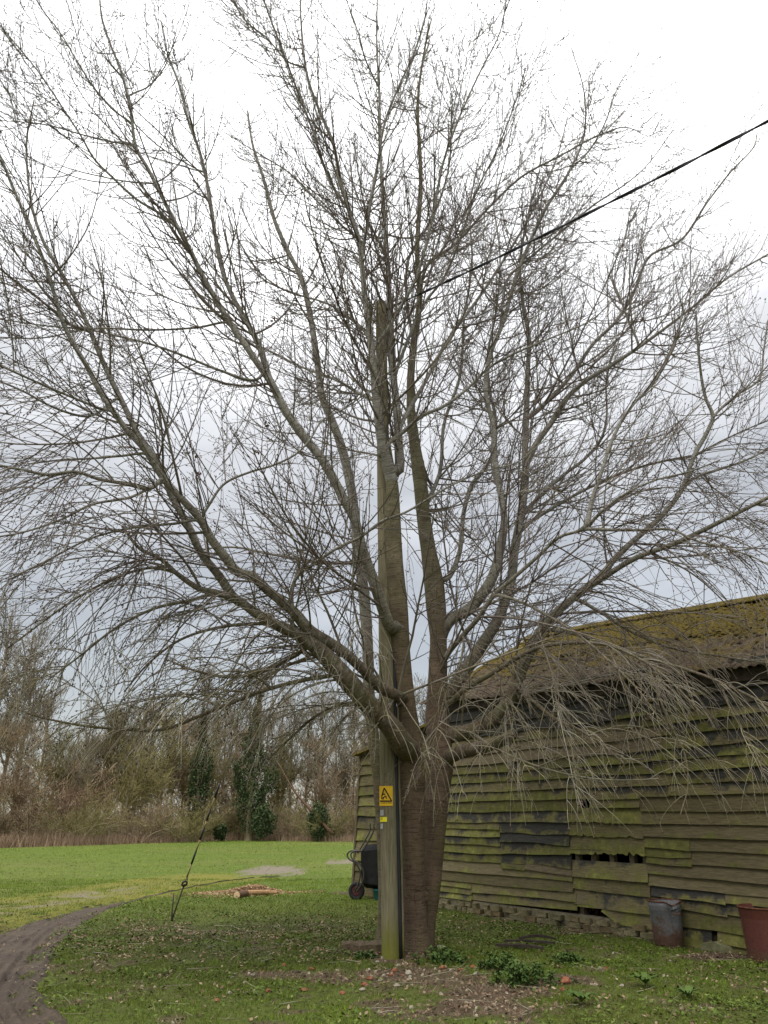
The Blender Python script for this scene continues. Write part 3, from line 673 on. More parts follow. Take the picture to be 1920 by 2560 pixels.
# brick plinth under the boards (pieces)
bm0 = None
def brick_mesh():
    v = []
    for k_ in range(3):
        m = MB(); d = np.array([0.215, 0.10, 0.066]) / 2
        vv = np.array([[x, y, zc] for zc in (-1, 1) for y in (-1, 1) for x in (-1, 1)], float) * d
        vv += rng.normal(size=vv.shape) * 0.006
        m.add(vv, [[0, 2, 3, 1], [4, 5, 7, 6], [0, 1, 5, 4], [2, 6, 7, 3], [0, 4, 6, 2], [1, 3, 7, 5]])
        v.append(make_mesh('brick', np.vstack(m.V), [np.vstack(m.F4)], M_brick))
    return v
bms = brick_mesh()
for c_ in range(3):
    s = -0.05 + 0.1 * (c_ % 2)
    while s < 5.2:
        top = 0.17 if s < 3.0 else 0.24
        zc = -0.01 + c_ * 0.078
        if zc < top and random.random() > (0.12 + 0.25 * (c_ == 2)):
            o = link(bpy.data.objects.new('brick', random.choice(bms)), barn)
            o.location = (s, -0.05 + random.uniform(-.035, .02) - 0.03 * (2 - c_), zc); o.rotation_euler = (random.uniform(-.08, .08), random.uniform(-.05, .05), random.uniform(-.07, .07))
            o.scale = (random.choice([1, 1, 0.55, 0.55]), 1, 1)
            s += 0.228 * o.scale[0]
        else: s += 0.16
MB().box((2.5, 0.02, 0.04), (5.4, 0.10, 0.34)).build('plinth_core', M_mortar, barn)
m = MB(); a = np.linspace(0, 2 * np.pi, 9)[:-1]
m.add(np.array([(0.24 * math.cos(t) * (1 + .2 * math.sin(3 * t)), -0.03, 0.13 * math.sin(t)) for t in a] + [(0.25 * math.cos(t), -0.12, 0.15 * math.sin(t) - .02) for t in a]) + [5.97, -0.02, -0.02],
      [[i, (i + 1) % 8, 8 + (i + 1) % 8, 8 + i] for i in range(8)], [[8, 9 + i, 10 + i] for i in range(6)])
m.build('plinth_stone', M_slab, barn)

# lean-to against the far gable
lt = empty('lean_to', (BA[0], BA[1], 0), math.atan2(WU[1], WU[0]))
tag(lt, 'low weatherboarded lean-to at the far end of the barn behind the pole', 'lean-to')
z = 0.02; k = 0
while z < 3.0:
    h = random.uniform(0.20, 0.26)
    a0 = -3.20 + 0.085 * z; b0 = S0 - 0.02
    if not (1.25 < z < 1.36):
        o = board(a0, b0, z, z + 0.01, h + 0.02, random.uniform(0, .012), 0.008, None, mtb(0.35, 0.7, 0.2, 0.7, 0.3), lt)
    z += h; k += 1
P = np.array([(-3.14, -0.02, 0), (-3.07, -0.02, 0), (-2.80, -0.02, 3.0), (-2.87, -0.02, 3.0)])
m = MB(); m.add(np.vstack([P - [0, .05, 0], P + [0, .06, 0]]), [[0, 1, 2, 3], [7, 6, 5, 4], [0, 4, 5, 1], [1, 5, 6, 2], [2, 6, 7, 3], [3, 7, 4, 0]]); m.build('corner_post', M_stud, lt)
for nm, P in (('end_wall', [(-3.06, 0.02, 0), (-3.06, 4.5, 0), (-2.82, 4.5, 2.9), (-2.82, 0.02, 2.9)]), ('rear_wall', [(-3.06, 4.5, 0), (-0.15, 4.5, 0), (-0.15, 4.5, 3.3), (-2.84, 4.5, 2.85)])):
    P = np.array(P, float); m = MB(); m.add(np.vstack([P, P + [0.03, -0.03, 0]]), [[0, 1, 2, 3], [7, 6, 5, 4], [0, 4, 5, 1], [2, 6, 7, 3], [1, 5, 6, 2], [3, 7, 4, 0]]); m.build(nm, M_dark, lt)
P = np.array([(-3.0, -0.16, 2.93), (-0.1, -0.16, 3.36), (-0.1, 4.7, 3.36), (-3.0, 4.7, 2.93)]); m = MB()
m.add(np.vstack([P, P + [0, 0, 0.05]]), [[3, 2, 1, 0], [4, 5, 6, 7], [0, 1, 5, 4], [1, 2, 6, 5], [2, 3, 7, 6], [3, 0, 4, 7]])
m.build('roof', M_roof, lt, False, {'up': np.full(8, 0.6)})

# ------------------------------------------------------------------ utility pole
pb = ground(977, 2396); pt = atY(952, 757, pb[1])
pole = empty('utility_pole', tuple(pb))
tag(pole, 'weathered timber utility pole with yellow danger sign, beside the tree trunk', 'utility pole')
axis_p = (pt - pb); Hp = axis_p[2]
def onpole(z): return axis_p * (z / Hp)
def prad(z): return 0.112 - 0.0024 * z
zz = np.linspace(-0.3, Hp, 30); P = np.array([onpole(z) for z in zz]); rr = prad(zz)
MB().tube(P, rr, 28).build('shaft', M_pole, pole, True)
def bez(t): return t
# black cable guard and timber capping on the right hand side
for nm, dx, dy, rw, mt, top in (('cable_guard', 0.118, -0.035, 0.021, M_black, 4.4), ('capping_strip', 0.153, -0.01, 0.014, M_pole, 3.0)):
    m = MB(); zs = np.linspace(-0.05, top, 12)
    m.tube([onpole(z) + [dx - 0.0022 * z + 0.004 * math.sin(z * 2), dy, 0] for z in zs], rw, 10); m.build(nm, mt, pole, True)
def plate(name, u0, v0, u1, v1, mat, parent, curve=0.3, th=0.003, proud=0.0):
    """thin metal plate bent round the pole front, from its photo rectangle"""
    Yf = pb[1] - prad(2.0); a = atY(u0, v0, Yf) - pb; b = atY(u1, v1, Yf) - pb
    n = 7; xs = np.linspace(a[0], b[0], n); V = []
    for off in (0.0, th):
        for zc in (b[2], a[2]):
            c = onpole(zc); r_ = prad(zc)
            for x in xs:
                d = x - c[0]; yv = -math.sqrt(max(r_**2 - min(abs(d), r_ * 0.92)**2, 1e-6)) * curve - r_ * (1 - curve)
                V.append((x, c[1] + yv - 0.004 - off - proud, zc))
    V = np.array(V); m = MB(); L = 2 * n; F = []
    for i in range(n - 1): F += [[L + i, L + i + 1, L + n + i + 1, L + n + i], [i + 1, i, n + i, n + i + 1], [i, i + 1, L + i + 1, L + i], [n + i + 1, n + i, L + n + i, L + n + i + 1]]
    F += [[0, L, L + n, n], [n - 1, 2 * n - 1, L + 2 * n - 1, L + n - 1]]
    m.add(V, F); o = m.build(name, mat, parent); return o, a, b
def ysurf(x, z, curve=0.3):
    c = onpole(z); r_ = prad(z); d = x - c[0]
    return c[1] - math.sqrt(max(r_**2 - min(abs(d), r_ * 0.92)**2, 1e-6)) * curve - r_ * (1 - curve) - 0.0075
sign, sa, sb = plate('danger_sign', 948.5, 1965, 982, 2014.5, M_yellow, pole)
def sgn(u, v, pr=0.0):                                           # a point on the sign, u right and v up in 0..1
    x = sa[0] + (sb[0] - sa[0]) * u; z = sb[2] + (sa[2] - sb[2]) * v
    return np.array([x, ysurf(x, z) - pr, z])
def stroke(m, pts, wpx, pr=0.0012):
    for (u0, v0), (u1, v1) in zip(pts[:-1], pts[1:]):
        W, Hh = sb[0] - sa[0], sa[2] - sb[2]
        d = np.array([(u1 - u0) * W, (v1 - v0) * Hh]); L = np.linalg.norm(d); d /= L; nn = np.array([-d[1], d[0]]) * wpx / 2
        n = 5; V = []
        for t in np.linspace(0, 1, n):
            for sg in (-1, 1):
                V.append(sgn(u0 + (u1 - u0) * t + sg * nn[0] / W, v0 + (v1 - v0) * t + sg * nn[1] / Hh, pr))
        m.add(V, [[2 * i, 2 * i + 2, 2 * i + 3, 2 * i + 1] for i in range(n - 1)])
m = MB(); stroke(m, [(0.07, 0.235), (0.36, 0.90), (0.92, 0.235), (0.03, 0.235)], 0.017); m.build('warning_triangle', M_ink, sign)
m = MB(); stroke(m, [(0.30, 0.66), (0.29, 0.55), (0.40, 0.60), (0.42, 0.47), (0.52, 0.47)], 0.009, 0.0016)      # falling figure and flash
stroke(m, [(0.43, 0.67), (0.40, 0.60)], 0.008, 0.0016); stroke(m, [(0.52, 0.47), (0.30, 0.43), (0.20, 0.36)], 0.013, 0.002); stroke(m, [(0.52, 0.47), (0.52, 0.34)], 0.010, 0.0024); stroke(m, [(0.33, 0.44), (0.27, 0.31)], 0.010, 0.0028)
m.build('falling_figure', M_ink, sign)
def text(s, u0, u1, v0, parent, name, a=sa, b=sb, hz=None):
    c = bpy.data.curves.new('lettering', 'FONT'); c.body = s; c.size = 1.0; o = bpy.data.objects.new('lettering', c); col.objects.link(o)
    dg = bpy.context.evaluated_depsgraph_get(); me = bpy.data.meshes.new_from_object(o.evaluated_get(dg)); bpy.data.objects.remove(o)
    co = np.empty(len(me.vertices) * 3, np.float32); me.vertices.foreach_get('co', co); co = co.reshape(-1, 3)
    wx = co[:, 0].max() - co[:, 0].min(); x0 = a[0] + (b[0] - a[0]) * u0; x1 = a[0] + (b[0] - a[0]) * u1; k_ = (x1 - x0) / wx
    kz = k_ if hz is None else hz / 0.7
    nx = x0 + (co[:, 0] - co[:, 0].min()) * k_; nz = b[2] + (a[2] - b[2]) * v0 + co[:, 1] * kz
    ny = np.array([ysurf(x_, z_) - 0.0014 for x_, z_ in zip(nx, nz)])
    me.vertices.foreach_set('co', np.stack([nx, ny, nz], 1).astype(np.float32).ravel()); me.update(); me.materials.clear(); me.materials.append(M_ink)
    me.name = name; return link(bpy.data.objects.new(name, me), parent)
text('DANGER OF DEATH', 0.04, 0.95, 0.105, sign, 'lettering', hz=0.020)
tagp, ta, tb = plate('number_tag', 950, 2042.5, 967.5, 2054.5, M_lemon, pole)
text('27', 0.08, 0.36, 0.40, tagp, 'lettering', ta, tb, hz=0.030)
plate('grey_tag', 950.5, 2025, 959, 2039, M_tagwhite, pole); plate('grey_tag', 951, 2059, 957.5, 2072, M_tagwhite, pole)
# pole-top fittings
MB().tube([onpole(Hp - 0.22) + [-0.10, -0.02, 0], onpole(Hp - 0.22) + [-0.17, -0.03, 0.02], onpole(Hp - 0.22) + [-0.19, -0.03, 0.12]], 0.016, 8).build('bracket', M_black, pole, True)
MB().tube([onpole(Hp - 0.16) + [0.08, -0.02, 0], onpole(Hp - 0.14) + [0.20, -0.05, 0.03]], 0.02, 8).build('cable_clamp', M_black, pole, True)

# overhead cable, a twisted pair of cores
c0 = pb + onpole(Hp - 0.14) + np.array([0.20, -0.05, 0.03]); r_ = ray(1920, 303); c1 = r_ * 8.2 + np.array([0, 0, EYE])
n = 160; t = np.linspace(0, 2.4, n); Pc = c0 + (c1 - c0) * t[:, None]; Pc[:, 2] += 0.22 * t * (t - 1) * 1.0
cab = empty('overhead_cable', tuple(c0)); tag(cab, 'black twisted overhead cable rising from the pole top to the upper right', 'cable')
d = norm(c1 - c0); side = norm(np.cross(d, [0, 0, 1])); up_ = np.cross(side, d)
for ph in (0, math.pi):
    a = t * 2 * math.pi * 5 + ph
    MB().tube(Pc - c0 + 0.010 * (np.cos(a)[:, None] * side + np.sin(a)[:, None] * up_), 0.0115, 7).build('core', M_black, cab, True)

# stay wire
sg = ground(428, 2304); st_ = pb + onpole(8.9) + np.array([-0.1, 0, 0])
stay = empty('stay_wire', tuple(sg)); tag(stay, 'pole stay wire with black and yellow guard anchored in the grass left', 'stay wire')
dv_ = st_ - sg
def sp(t): return dv_ * t
tq = lambda u, v: float(np.clip((ground(428, 2304)[2] + (2304 - v)) / 1, -1e9, 1e9))
def t_at(v):                                                     # parameter where the wire crosses a photo row
    lo, hi = 0.0, 1.0
    for _ in range(40):
        mid_ = (lo + hi) / 2; p = sg + dv_ * mid_; dd = p[1] * cP + (p[2] - EYE) * sP; vv = 1280 - F_PX * ((p[2] - EYE) * cP - p[1] * sP) / dd
        if vv > v: lo = mid_
        else: hi = mid_
    return lo
MB().tube([sp(t_at(2330) - 0.02), sp(t_at(2210))], 0.012, 8).build('anchor_rod', M_rustyrod, stay, True)
ta_, tb_ = t_at(2216), t_at(2202)
m = MB(); k_ = np.array([1, 0, 0.0])
m.tube([sp(ta_), sp((ta_ * 2 + tb_) / 3) + k_ * 0.04, sp((ta_ + 2 * tb_) / 3) + k_ * 0.035, sp(tb_) , sp((ta_ + 2 * tb_) / 3) - k_ * 0.035, sp((ta_ * 2 + tb_) / 3) - k_ * 0.04, sp(ta_)], 0.016, 8); m.build('thimble', M_black, stay, True)
m = MB(); m.tube([sp(tb_), sp(1.0)], 0.007, 6); m.tube([sp(tb_) + k_ * 0.03, sp(t_at(2185)) + k_ * 0.004], 0.006, 6); m.build('wire', M_metal, stay, True)
ys = [2192, 2160, 2129, 2099, 2070, 2052, 2024, 1994, 1961]
for i, (a_, b_) in enumerate(zip(ys[:-1], ys[1:])):
    m = MB(); m.tube([sp(t_at(a_)), sp(t_at(b_))], 0.0165 if i % 2 else 0.014, 10); m.build('guard_sleeve', M_black if i % 2 else M_sleeve_y, stay, True)
MB().tube([np.array([0.0, 0.02, -0.1]), np.array([-0.01, 0.03, 0.42])], 0.012, 7).build('stake', M_rustyrod, stay, True)

# ------------------------------------------------------------------ the big tree
YT = ground(1040, 2380)[1]
tree = empty('tree', tuple(ground(1040, 2380))); TO = ground(1040, 2380)
tag(tree, 'large bare multi-stemmed cherry tree with spreading twiggy crown behind the pole', 'tree')
limbs = {}
def reg(name, P, r): limbs[name] = (P, r)
def nearest(parent, p):
    """depth and radius of the parent limb where the photo point p falls on it"""
    P, r = limbs[parent]
    d = P[:, 1] * cP + (P[:, 2] - EYE) * sP
    u = 960 + F_PX * P[:, 0] / d; v = 1280 - F_PX * ((P[:, 2] - EYE) * cP - P[:, 1] * sP) / d
    i = int(np.argmin((u - p[0])**2 + (v - p[1])**2))
    seg = np.concatenate([[0], np.cumsum(np.linalg.norm(np.diff(P, axis=0), axis=1))]); j = int(np.argmin(np.abs(seg - max(seg[i] - (5.5 if r[i] > 0.08 else 3.2) * r[i], 0))))
    return P[i, 1], r[i], (u[i], v[i]), P[j]
def trace(pts, rs, y0, y1, n, pw=1.0, pre=None):
    pts = np.asarray(pts, float); d = np.concatenate([[0], np.cumsum(np.linalg.norm(np.diff(pts, axis=0), axis=1))]); tt = d / d[-1]
    ys = y0 + (y1 - y0) * tt**pw
    W = np.array([atY(p[0], p[1], yy) for p, yy in zip(pts, ys)])
    rm = np.array([r * mpp(q) for r, q in zip(rs, W)])
    if pre is not None: W = np.vstack([pre, W]); rm = np.concatenate([[rm[0] * (0.35 if rm[0] > 0.08 else 0.75)], rm]); d2 = np.concatenate([[0], np.cumsum(np.linalg.norm(np.diff(W, axis=0), axis=1)**0.7)]); tt = d2 / d2[-1]
    elif True: d2 = np.concatenate([[0], np.cumsum(np.linalg.norm(np.diff(W, axis=0), axis=1)**0.7)]); tt = d2 / d2[-1]
    Q = spline(W, n); rq = np.interp(np.linspace(0, 1, n), np.linspace(0, 1, len(rs)) if False else tt, rm)
    return Q, rq
def bumpy(Q, rq, k, amp, mat, name, parent, seed=0, flare=0):
    V, Fq, al = tubes(Q[None] - TO, rq[None], k)
    n = len(Q); ang = np.tile(np.arange(k) / k, n); ax = np.repeat(np.arange(n), k)
    c = np.repeat(Q - TO, k, 0); dn = V - c
    f = 1 + amp * (fbm(ang * 7, al * 2.2, seed) - 0.5) * 2 + amp * 0.5 * (vn(ang * k * 0.5, al * 9, seed + 4) - 0.5)
    # make the noise wrap
    f = np.where(ang > 0.85, f * (1 - (ang - 0.85) / 0.15) + (1 + amp * (fbm((ang - 1) * 7, al * 2.2, seed) - 0.5) * 2) * ((ang - 0.85) / 0.15), f)
    if flare: f = f * (1 + flare * 1.9 * np.exp(-np.maximum(V[:, 2], 0) / 0.20) * (0.45 + 0.75 * np.abs(np.sin(ang * np.pi * 3 + seed))))
    V = c + dn * f[:, None]
    tipc = (Q[-1] - TO)[None]; V = np.vstack([V, tipc]); al = np.append(al, al[-1])
    f3 = [[(n - 1) * k + j, (n - 1) * k + (j + 1) % k, n * k] for j in range(k)]
    return obj(name, V, [Fq, np.array(f3)], mat, parent, True, {'along': al})

# --- the two fused boles and the slim stem behind the pole
base = TO
stemL = [(1042, 2420), (1040, 2385), (1036, 2300), (1033, 2200), (1030, 2080), (1028, 1960), (1026, 1890), (1024, 1830), (1018, 1778), (1004, 1669), (996, 1525), (986, 1400), (982, 1300), (980, 1215), (975, 1150), (972, 1100)]
rL = [33, 32, 31, 30.5, 32, 35, 33, 27, 23, 25, 24, 21, 20, 16, 8, 3]
Q, rq = trace(stemL, rL, YT, YT - 0.75, 90); reg('stemL', Q, rq)
trunk = bumpy(Q, rq, 26, 0.05, M_trunk, 'trunk', tree, 3, 0.22)
stemR = [(1054, 2415), (1056, 2380), (1064, 2310), (1074, 2230), (1083, 2100), (1092, 1990), (1102, 1900), (1096, 1830), (1093, 1778), (1094, 1690), (1096, 1597), (1090, 1520), (1084, 1452), (1072, 1380), (1063, 1323), (1047, 1179), (1036, 1106), (1026, 998), (1031, 889), (1049, 745), (1043, 636), (1052, 450), (1045, 250), (1072, 60)]
rR = [20, 21, 22, 25, 29, 31, 33, 30, 28, 24, 21, 25, 25, 19, 18, 17, 14, 10, 9, 7.5, 6, 5, 3.5, 2]
Q, rq = trace(stemR, rR, YT + 0.10, YT + 0.9, 130); reg('stemR', Q, rq)
bumpy(Q, rq, 24, 0.05, M_trunk, 'trunk', tree, 8, 0.22)
rear = [(960, 2400), (959, 2330), (960, 2250), (955, 2080), (940, 1900), (924, 1755), (920, 1634), (910, 1489), (898, 1400), (880, 1230), (855, 1120), (825, 1040), (808, 1000), (793, 902), (775, 787), (755, 700), (718, 625), (688, 555), (660, 451), (631, 359), (619, 278)]
rr_ = [15, 14, 13.5, 14, 14.5, 14, 14, 14, 13, 11, 11, 10, 9, 8, 7, 6.5, 6, 5, 4, 3, 2]
Q, rq = trace(rear, rr_, YT + 0.75, YT + 1.7, 110); reg('rear', Q, rq)
bumpy(Q, rq, 16, 0.05, M_limb, 'trunk', tree, 15, 0.3)

LIMBS = []
def limb(name, parent, pts, r0, r1, dy, kind='up', k=None, dens=1.0, rs=None, pw=0.9):
    y0, rp, hit, pre = nearest(parent, pts[0]); pts = [hit] + list(pts)[(0 if math.dist(hit, pts[0]) > 12 else 1):]
    if len(rs or []) and len(rs) != len(pts): rs = [rs[0]] + list(rs)
    L = len(pts)
    rs = rs or list(np.linspace(r0, r1, L))
    Q, rq = trace(pts, rs, y0, YT + dy, max(24, int(L * 6)), pw, pre)
    rq = rq * np.interp(Q[:, 2], [2.0, 5.0], [1.0, 0.80])
    rq = rq * (1 + (0.08 if r0 > 14 else 0.30) * np.exp(-np.linspace(0, 1, len(rq)) * 18))     # collar
    k = k or (16 if r0 > 14 else 10 if r0 > 6 else 7)
    reg(name, Q, rq)
    o = bumpy(Q, rq, k, 0.06 if r0 > 6 else 0.04, M_limb, 'limb', tree, len(LIMBS) + 20)
    LIMBS.append((name, o, kind, dens)); return o
# leaders in the middle
limb('lead1', 'stemL', [(972, 1200), (960, 1130), (946, 1040), (937, 962), (927, 853), (917, 781), (909, 708), (902, 636), (895, 590), (880, 545), (851, 451), (833, 359), (799, 278), (770, 197), (754, 75), (750, -40)], 17, 3, -1.7, 'up', pw=0.7, rs=[19, 17, 14, 12, 10.5, 10, 8.5, 7.5, 7, 6.5, 6, 5, 4.5, 4, 3, 2])
limb('lead2', 'stemL', [(992, 1180), (996, 1100), (986, 962), (973, 853), (972, 745), (970, 672), (964, 600), (952, 405), (948, 231), (942, 116), (944, -40)], 14, 2.5, 0.3, 'up', rs=[16, 13.5, 11, 10, 8.5, 7.5, 6.5, 5, 4, 3, 2])
limb('bigL', 'stemL', [(978, 1570), (960, 1530), (946, 1488), (928, 1434), (908, 1380), (885, 1296), (859, 1248), (838, 1205), (799, 1140), (752, 1082), (712, 1024), (677, 955), (642, 905), (613, 862), (573, 804), (538, 746), (503, 683), (475, 625), (440, 561), (405, 492), (370, 422), (341, 370), (327, 278), (301, 174), (278, 116), (255, 46), (247, -40)], 16, 3, -2.6, 'up', pw=0.55, rs=[17, 17, 17, 16, 16, 15, 14.5, 14, 14, 14, 13, 12, 10.5, 10, 9, 8.5, 8, 7.5, 7, 6, 5.5, 5, 4.5, 4, 3.5, 3, 2])
limb('bigL2', 'bigL', [(677, 955), (650, 870), (613, 798), (590, 758), (560, 690), (538, 590), (521, 475), (498, 376), (474, 312), (445, 203), (422, 145), (402, 50)], 9.5, 2, -1.4, 'up')
limb('lowL', 'stemL', [(1022, 1885), (1005, 1858), (968, 1807), (917, 1756), (874, 1706), (830, 1658), (783, 1611), (736, 1582), (693, 1562), (645, 1537), (592, 1499), (548, 1484), (500, 1472), (440, 1432), (400, 1396), (350, 1372), (305, 1315)], 30, 4, -2.6, 'droop', pw=0.55, rs=[32, 30, 26, 26, 26, 25, 22, 17, 15, 14, 12, 10, 9, 7, 6, 5, 4])
limb('lowL_red', 'lowL', [(592, 1499), (548, 1440), (503, 1383), (463, 1302), (428, 1238), (399, 1163), (347, 1088), (312, 1018), (278, 949), (249, 885), (226, 827), (197, 764), (158, 690), (110, 607), (81, 521), (69, 434), (67, 347), (85, 250)], 12, 2.5, -3.2, 'spread', rs=[12, 12, 11, 10.5, 10, 9.5, 9, 8.5, 8, 7.5, 7, 6, 5.5, 5, 4, 3.5, 3, 2])
limb('midL', 'stemL', [(1008, 1760), (985, 1735), (953, 1720), (903, 1669), (859, 1630), (819, 1604), (772, 1575), (741, 1537), (700, 1500), (669, 1475), (630, 1441), (596, 1431), (563, 1393), (530, 1350), (503, 1302), (457, 1250), (405, 1192), (365, 1128), (318, 1076), (284, 1030), (249, 978), (220, 920), (185, 862), (156, 804), (139, 746), (110, 654), (69, 555), (35, 474), (12, 417), (-12, 360)], 15, 4, -4.0, 'spread', pw=0.55, rs=[16, 15, 15, 14, 15, 16, 17, 16, 14, 14, 14, 14, 14, 13, 12, 11, 10, 10, 9, 8.5, 8, 7.5, 7, 6.5, 6, 5.5, 5, 4.5, 4, 3])
# branches of the left side
limb('l_arch', 'lowL', [(850, 1685), (820, 1690), (760, 1700), (648, 1730), (518, 1782), (404, 1824), (290, 1822), (181, 1810), (67, 1782), (20, 1760)], 7, 2, -2.4, 'droop', dens=1.3)
limb('l_arch2', 'lowL', [(783, 1611), (736, 1640), (648, 1682), (570, 1692), (492, 1678), (420, 1650)], 7, 2.5, -0.6, 'droop', dens=1.2)
limb('l_back', 'bigL', [(900, 1405), (857, 1407), (804, 1407), (722, 1393), (664, 1383), (596, 1369), (520, 1372), (440, 1400)], 7, 2, 1.2, 'spread')
limb('l_silver', 'midL', [(735, 1535), (731, 1470), (745, 1438), (789, 1407), (837, 1374), (905, 1340), (958, 1301), (1011, 1282), (1069, 1248), (1127, 1214), (1220, 1175), (1290, 1157), (1336, 1122), (1400, 1060)], 6, 1.6, -2.0, 'spread')
limb('l_silver2', 'midL', [(508, 1308), (530, 1250), (560, 1210), (625, 1180), (683, 1163), (741, 1134), (775, 1099), (804, 1053), (856, 1024), (914, 984), (960, 955), (1020, 900), (1090, 850)], 4.5, 1.5, -2.6, 'spread')
limb('l_h1', 'midL', [(405, 1208), (376, 1221), (312, 1209), (249, 1198), (191, 1180), (116, 1186), (58, 1175), (-20, 1160)], 6.5, 4, -3.9, 'droop', dens=1.05)
limb('l_h2', 'midL', [(411, 1215), (324, 1244), (231, 1261), (150, 1300), (60, 1330), (-20, 1345)], 5, 2.5, -3.9, 'droop', dens=1.05)
limb('l_h3', 'midL', [(370, 1135), (301, 1140), (231, 1146), (150, 1150), (70, 1160)], 4.5, 2.5, -3.0, 'droop')
limb('l_h4', 'midL', [(284, 1030), (249, 1021), (214, 1007), (145, 978), (80, 950), (-20, 905)], 5, 3, -4.2, 'spread')
limb('l_h5', 'lowL_red', [(300, 1000), (220, 1041), (133, 1018), (58, 978), (-20, 945)], 4.5, 3, -3.6, 'spread')
limb('l_h6', 'lowL_red', [(226, 833), (174, 810), (104, 752), (35, 700), (-20, 655)], 5, 3, -3.9, 'spread')
limb('l_h7', 'bigL', [(640, 950), (550, 926), (463, 891), (382, 862), (289, 839), (226, 825), (120, 815), (-20, 795)], 5, 2, -2.6, 'spread')
limb('l_h8', 'bigL', [(573, 804), (492, 819), (380, 825), (231, 822), (100, 845), (-20, 842)], 4, 1.8, -2.2, 'spread')
limb('l_h9', 'lowL', [(440, 1432), (380, 1420), (300, 1440), (200, 1490), (100, 1560), (20, 1620)], 5, 2, -3.2, 'droop', dens=1.15)
limb('l_h10', 'midL', [(503, 1302), (430, 1310), (330, 1320), (230, 1345), (120, 1400), (20, 1450)], 5, 2, -3.6, 'droop', dens=1.15)
limb('l_h11', 'lowL', [(548, 1484), (480, 1500), (390, 1520), (290, 1570), (200, 1640), (120, 1700)], 6, 2, -3.0, 'droop', dens=1.15)
limb('l_h12', 'lowL', [(693, 1562), (620, 1560), (540, 1570), (450, 1600), (370, 1660), (310, 1730)], 6, 2, -2.2, 'droop', dens=1.15)
limb('l_h13', 'lowL', [(917, 1756), (860, 1760), (790, 1790), (720, 1850), (670, 1900)], 5, 2, -0.4, 'droop', dens=1.3)
limb('l_u1', 'bigL', [(451, 575), (400, 535), (341, 498), (284, 446), (237, 399), (203, 341), (162, 278), (124, 220), (87, 168), (29, 98), (-15, 45)], 4.5, 1.5, -3.2, 'up')
limb('l_u2', 'bigL', [(341, 370), (272, 353), (203, 336), (116, 312), (-15, 300)], 3.2, 1.3, -3.4, 'up')
limb('l_u3', 'bigL', [(330, 310), (280, 272), (231, 214), (191, 150), (150, 81), (98, 12), (80, -30)], 3, 1.3, -3.4, 'up')
limb('l_u4', 'bigL', [(325, 240), (370, 217), (411, 168), (432, 110), (446, 50)], 2.8, 1, -2.0, 'up')
limb('l_u5', 'lead1', [(758, 175), (723, 156), (665, 93), (613, 52), (575, -20)], 3.2, 1.5, -1.6, 'up')
limb('l_u6', 'lead1', [(875, 535), (827, 457), (781, 324), (741, 220), (706, 127), (660, 0), (650, -40)], 4.5, 2.2, -1.5, 'up')
limb('c_dark', 'lead1', [(905, 660), (920, 550), (932, 475), (943, 417), (962, 307), (995, 220), (1035, 133), (1064, 35), (1070, -40)], 5.5, 2, -1.8, 'up')
limb('c_dark2', 'lead2', [(945, 215), (914, 150), (897, 87), (866, 0)], 3, 1.6, -0.8, 'up')
limb('c_dark3', 'lead1', [(935, 885), (968, 824), (1000, 770), (1036, 705), (1062, 622), (1085, 520), (1110, 400), (1150, 290), (1200, 180), (1250, 80), (1268, -20)], 6.5, 1.6, -1.6, 'up')
limb('c_diag', 'lead1', [(948, 1140), (975, 1105), (1007, 1081), (1054, 1041), (1109, 1016), (1167, 973), (1224, 918), (1284, 885), (1365, 850), (1481, 798), (1560, 720)], 8, 1.6, -1.8, 'spread')
limb('c_l1', 'lead1', [(927, 853), (880, 800), (820, 760), (740, 735), (660, 700), (600, 640)], 4.5, 1.5, -1.2, 'spread')
limb('c_l2', 'lead1', [(941, 1010), (900, 985), (840, 950), (760, 920), (680, 880), (600, 840)], 6, 1.6, 0.8, 'spread')
limb('c_l3', 'lead1', [(897, 600), (850, 560), (790, 500), (720, 430), (640, 380), (560, 330)], 4, 1.2, 0.2, 'up')
limb('c_r0', 'stemR', [(1045, 745), (1070, 660), (1134, 613), (1220, 521), (1307, 440), (1394, 393), (1492, 341), (1560, 318), (1600, 330)], 5.5, 1.3, -0.8, 'up')
limb('c_r1', 'stemR', [(1030, 870), (1018, 760), (1020, 654), (1087, 532), (1122, 417), (1128, 324), (1128, 231), (1099, 139)], 5, 1.4, 1.6, 'up')
limb('c_r2', 'lead2', [(985, 960), (1020, 850), (1060, 760), (1110, 694), (1157, 579), (1190, 480), (1240, 380), (1290, 250), (1315, 170)], 5.5, 1.3, -0.9, 'up')
limb('c_r3', 'lead2', [(995, 1090), (1060, 960), (1120, 850), (1200, 740), (1290, 600), (1345, 500), (1390, 400), (1420, 290)], 7, 1.4, 1.8, 'up')
limb('c_b1', 'stemR', [(1112, 1450), (1145, 1394), (1160, 1279), (1178, 1215), (1225, 1151), (1240, 1059), (1225, 980), (1218, 900), (1240, 780), (1250, 640), (1235, 520)], 9, 2, 2.2, 'up')
limb('c_b2', 'stemR', [(1060, 1300), (1100, 1180), (1110, 1060), (1150, 940), (1160, 800), (1180, 660), (1175, 520), (1200, 380)], 7, 1.5, 2.6, 'up')
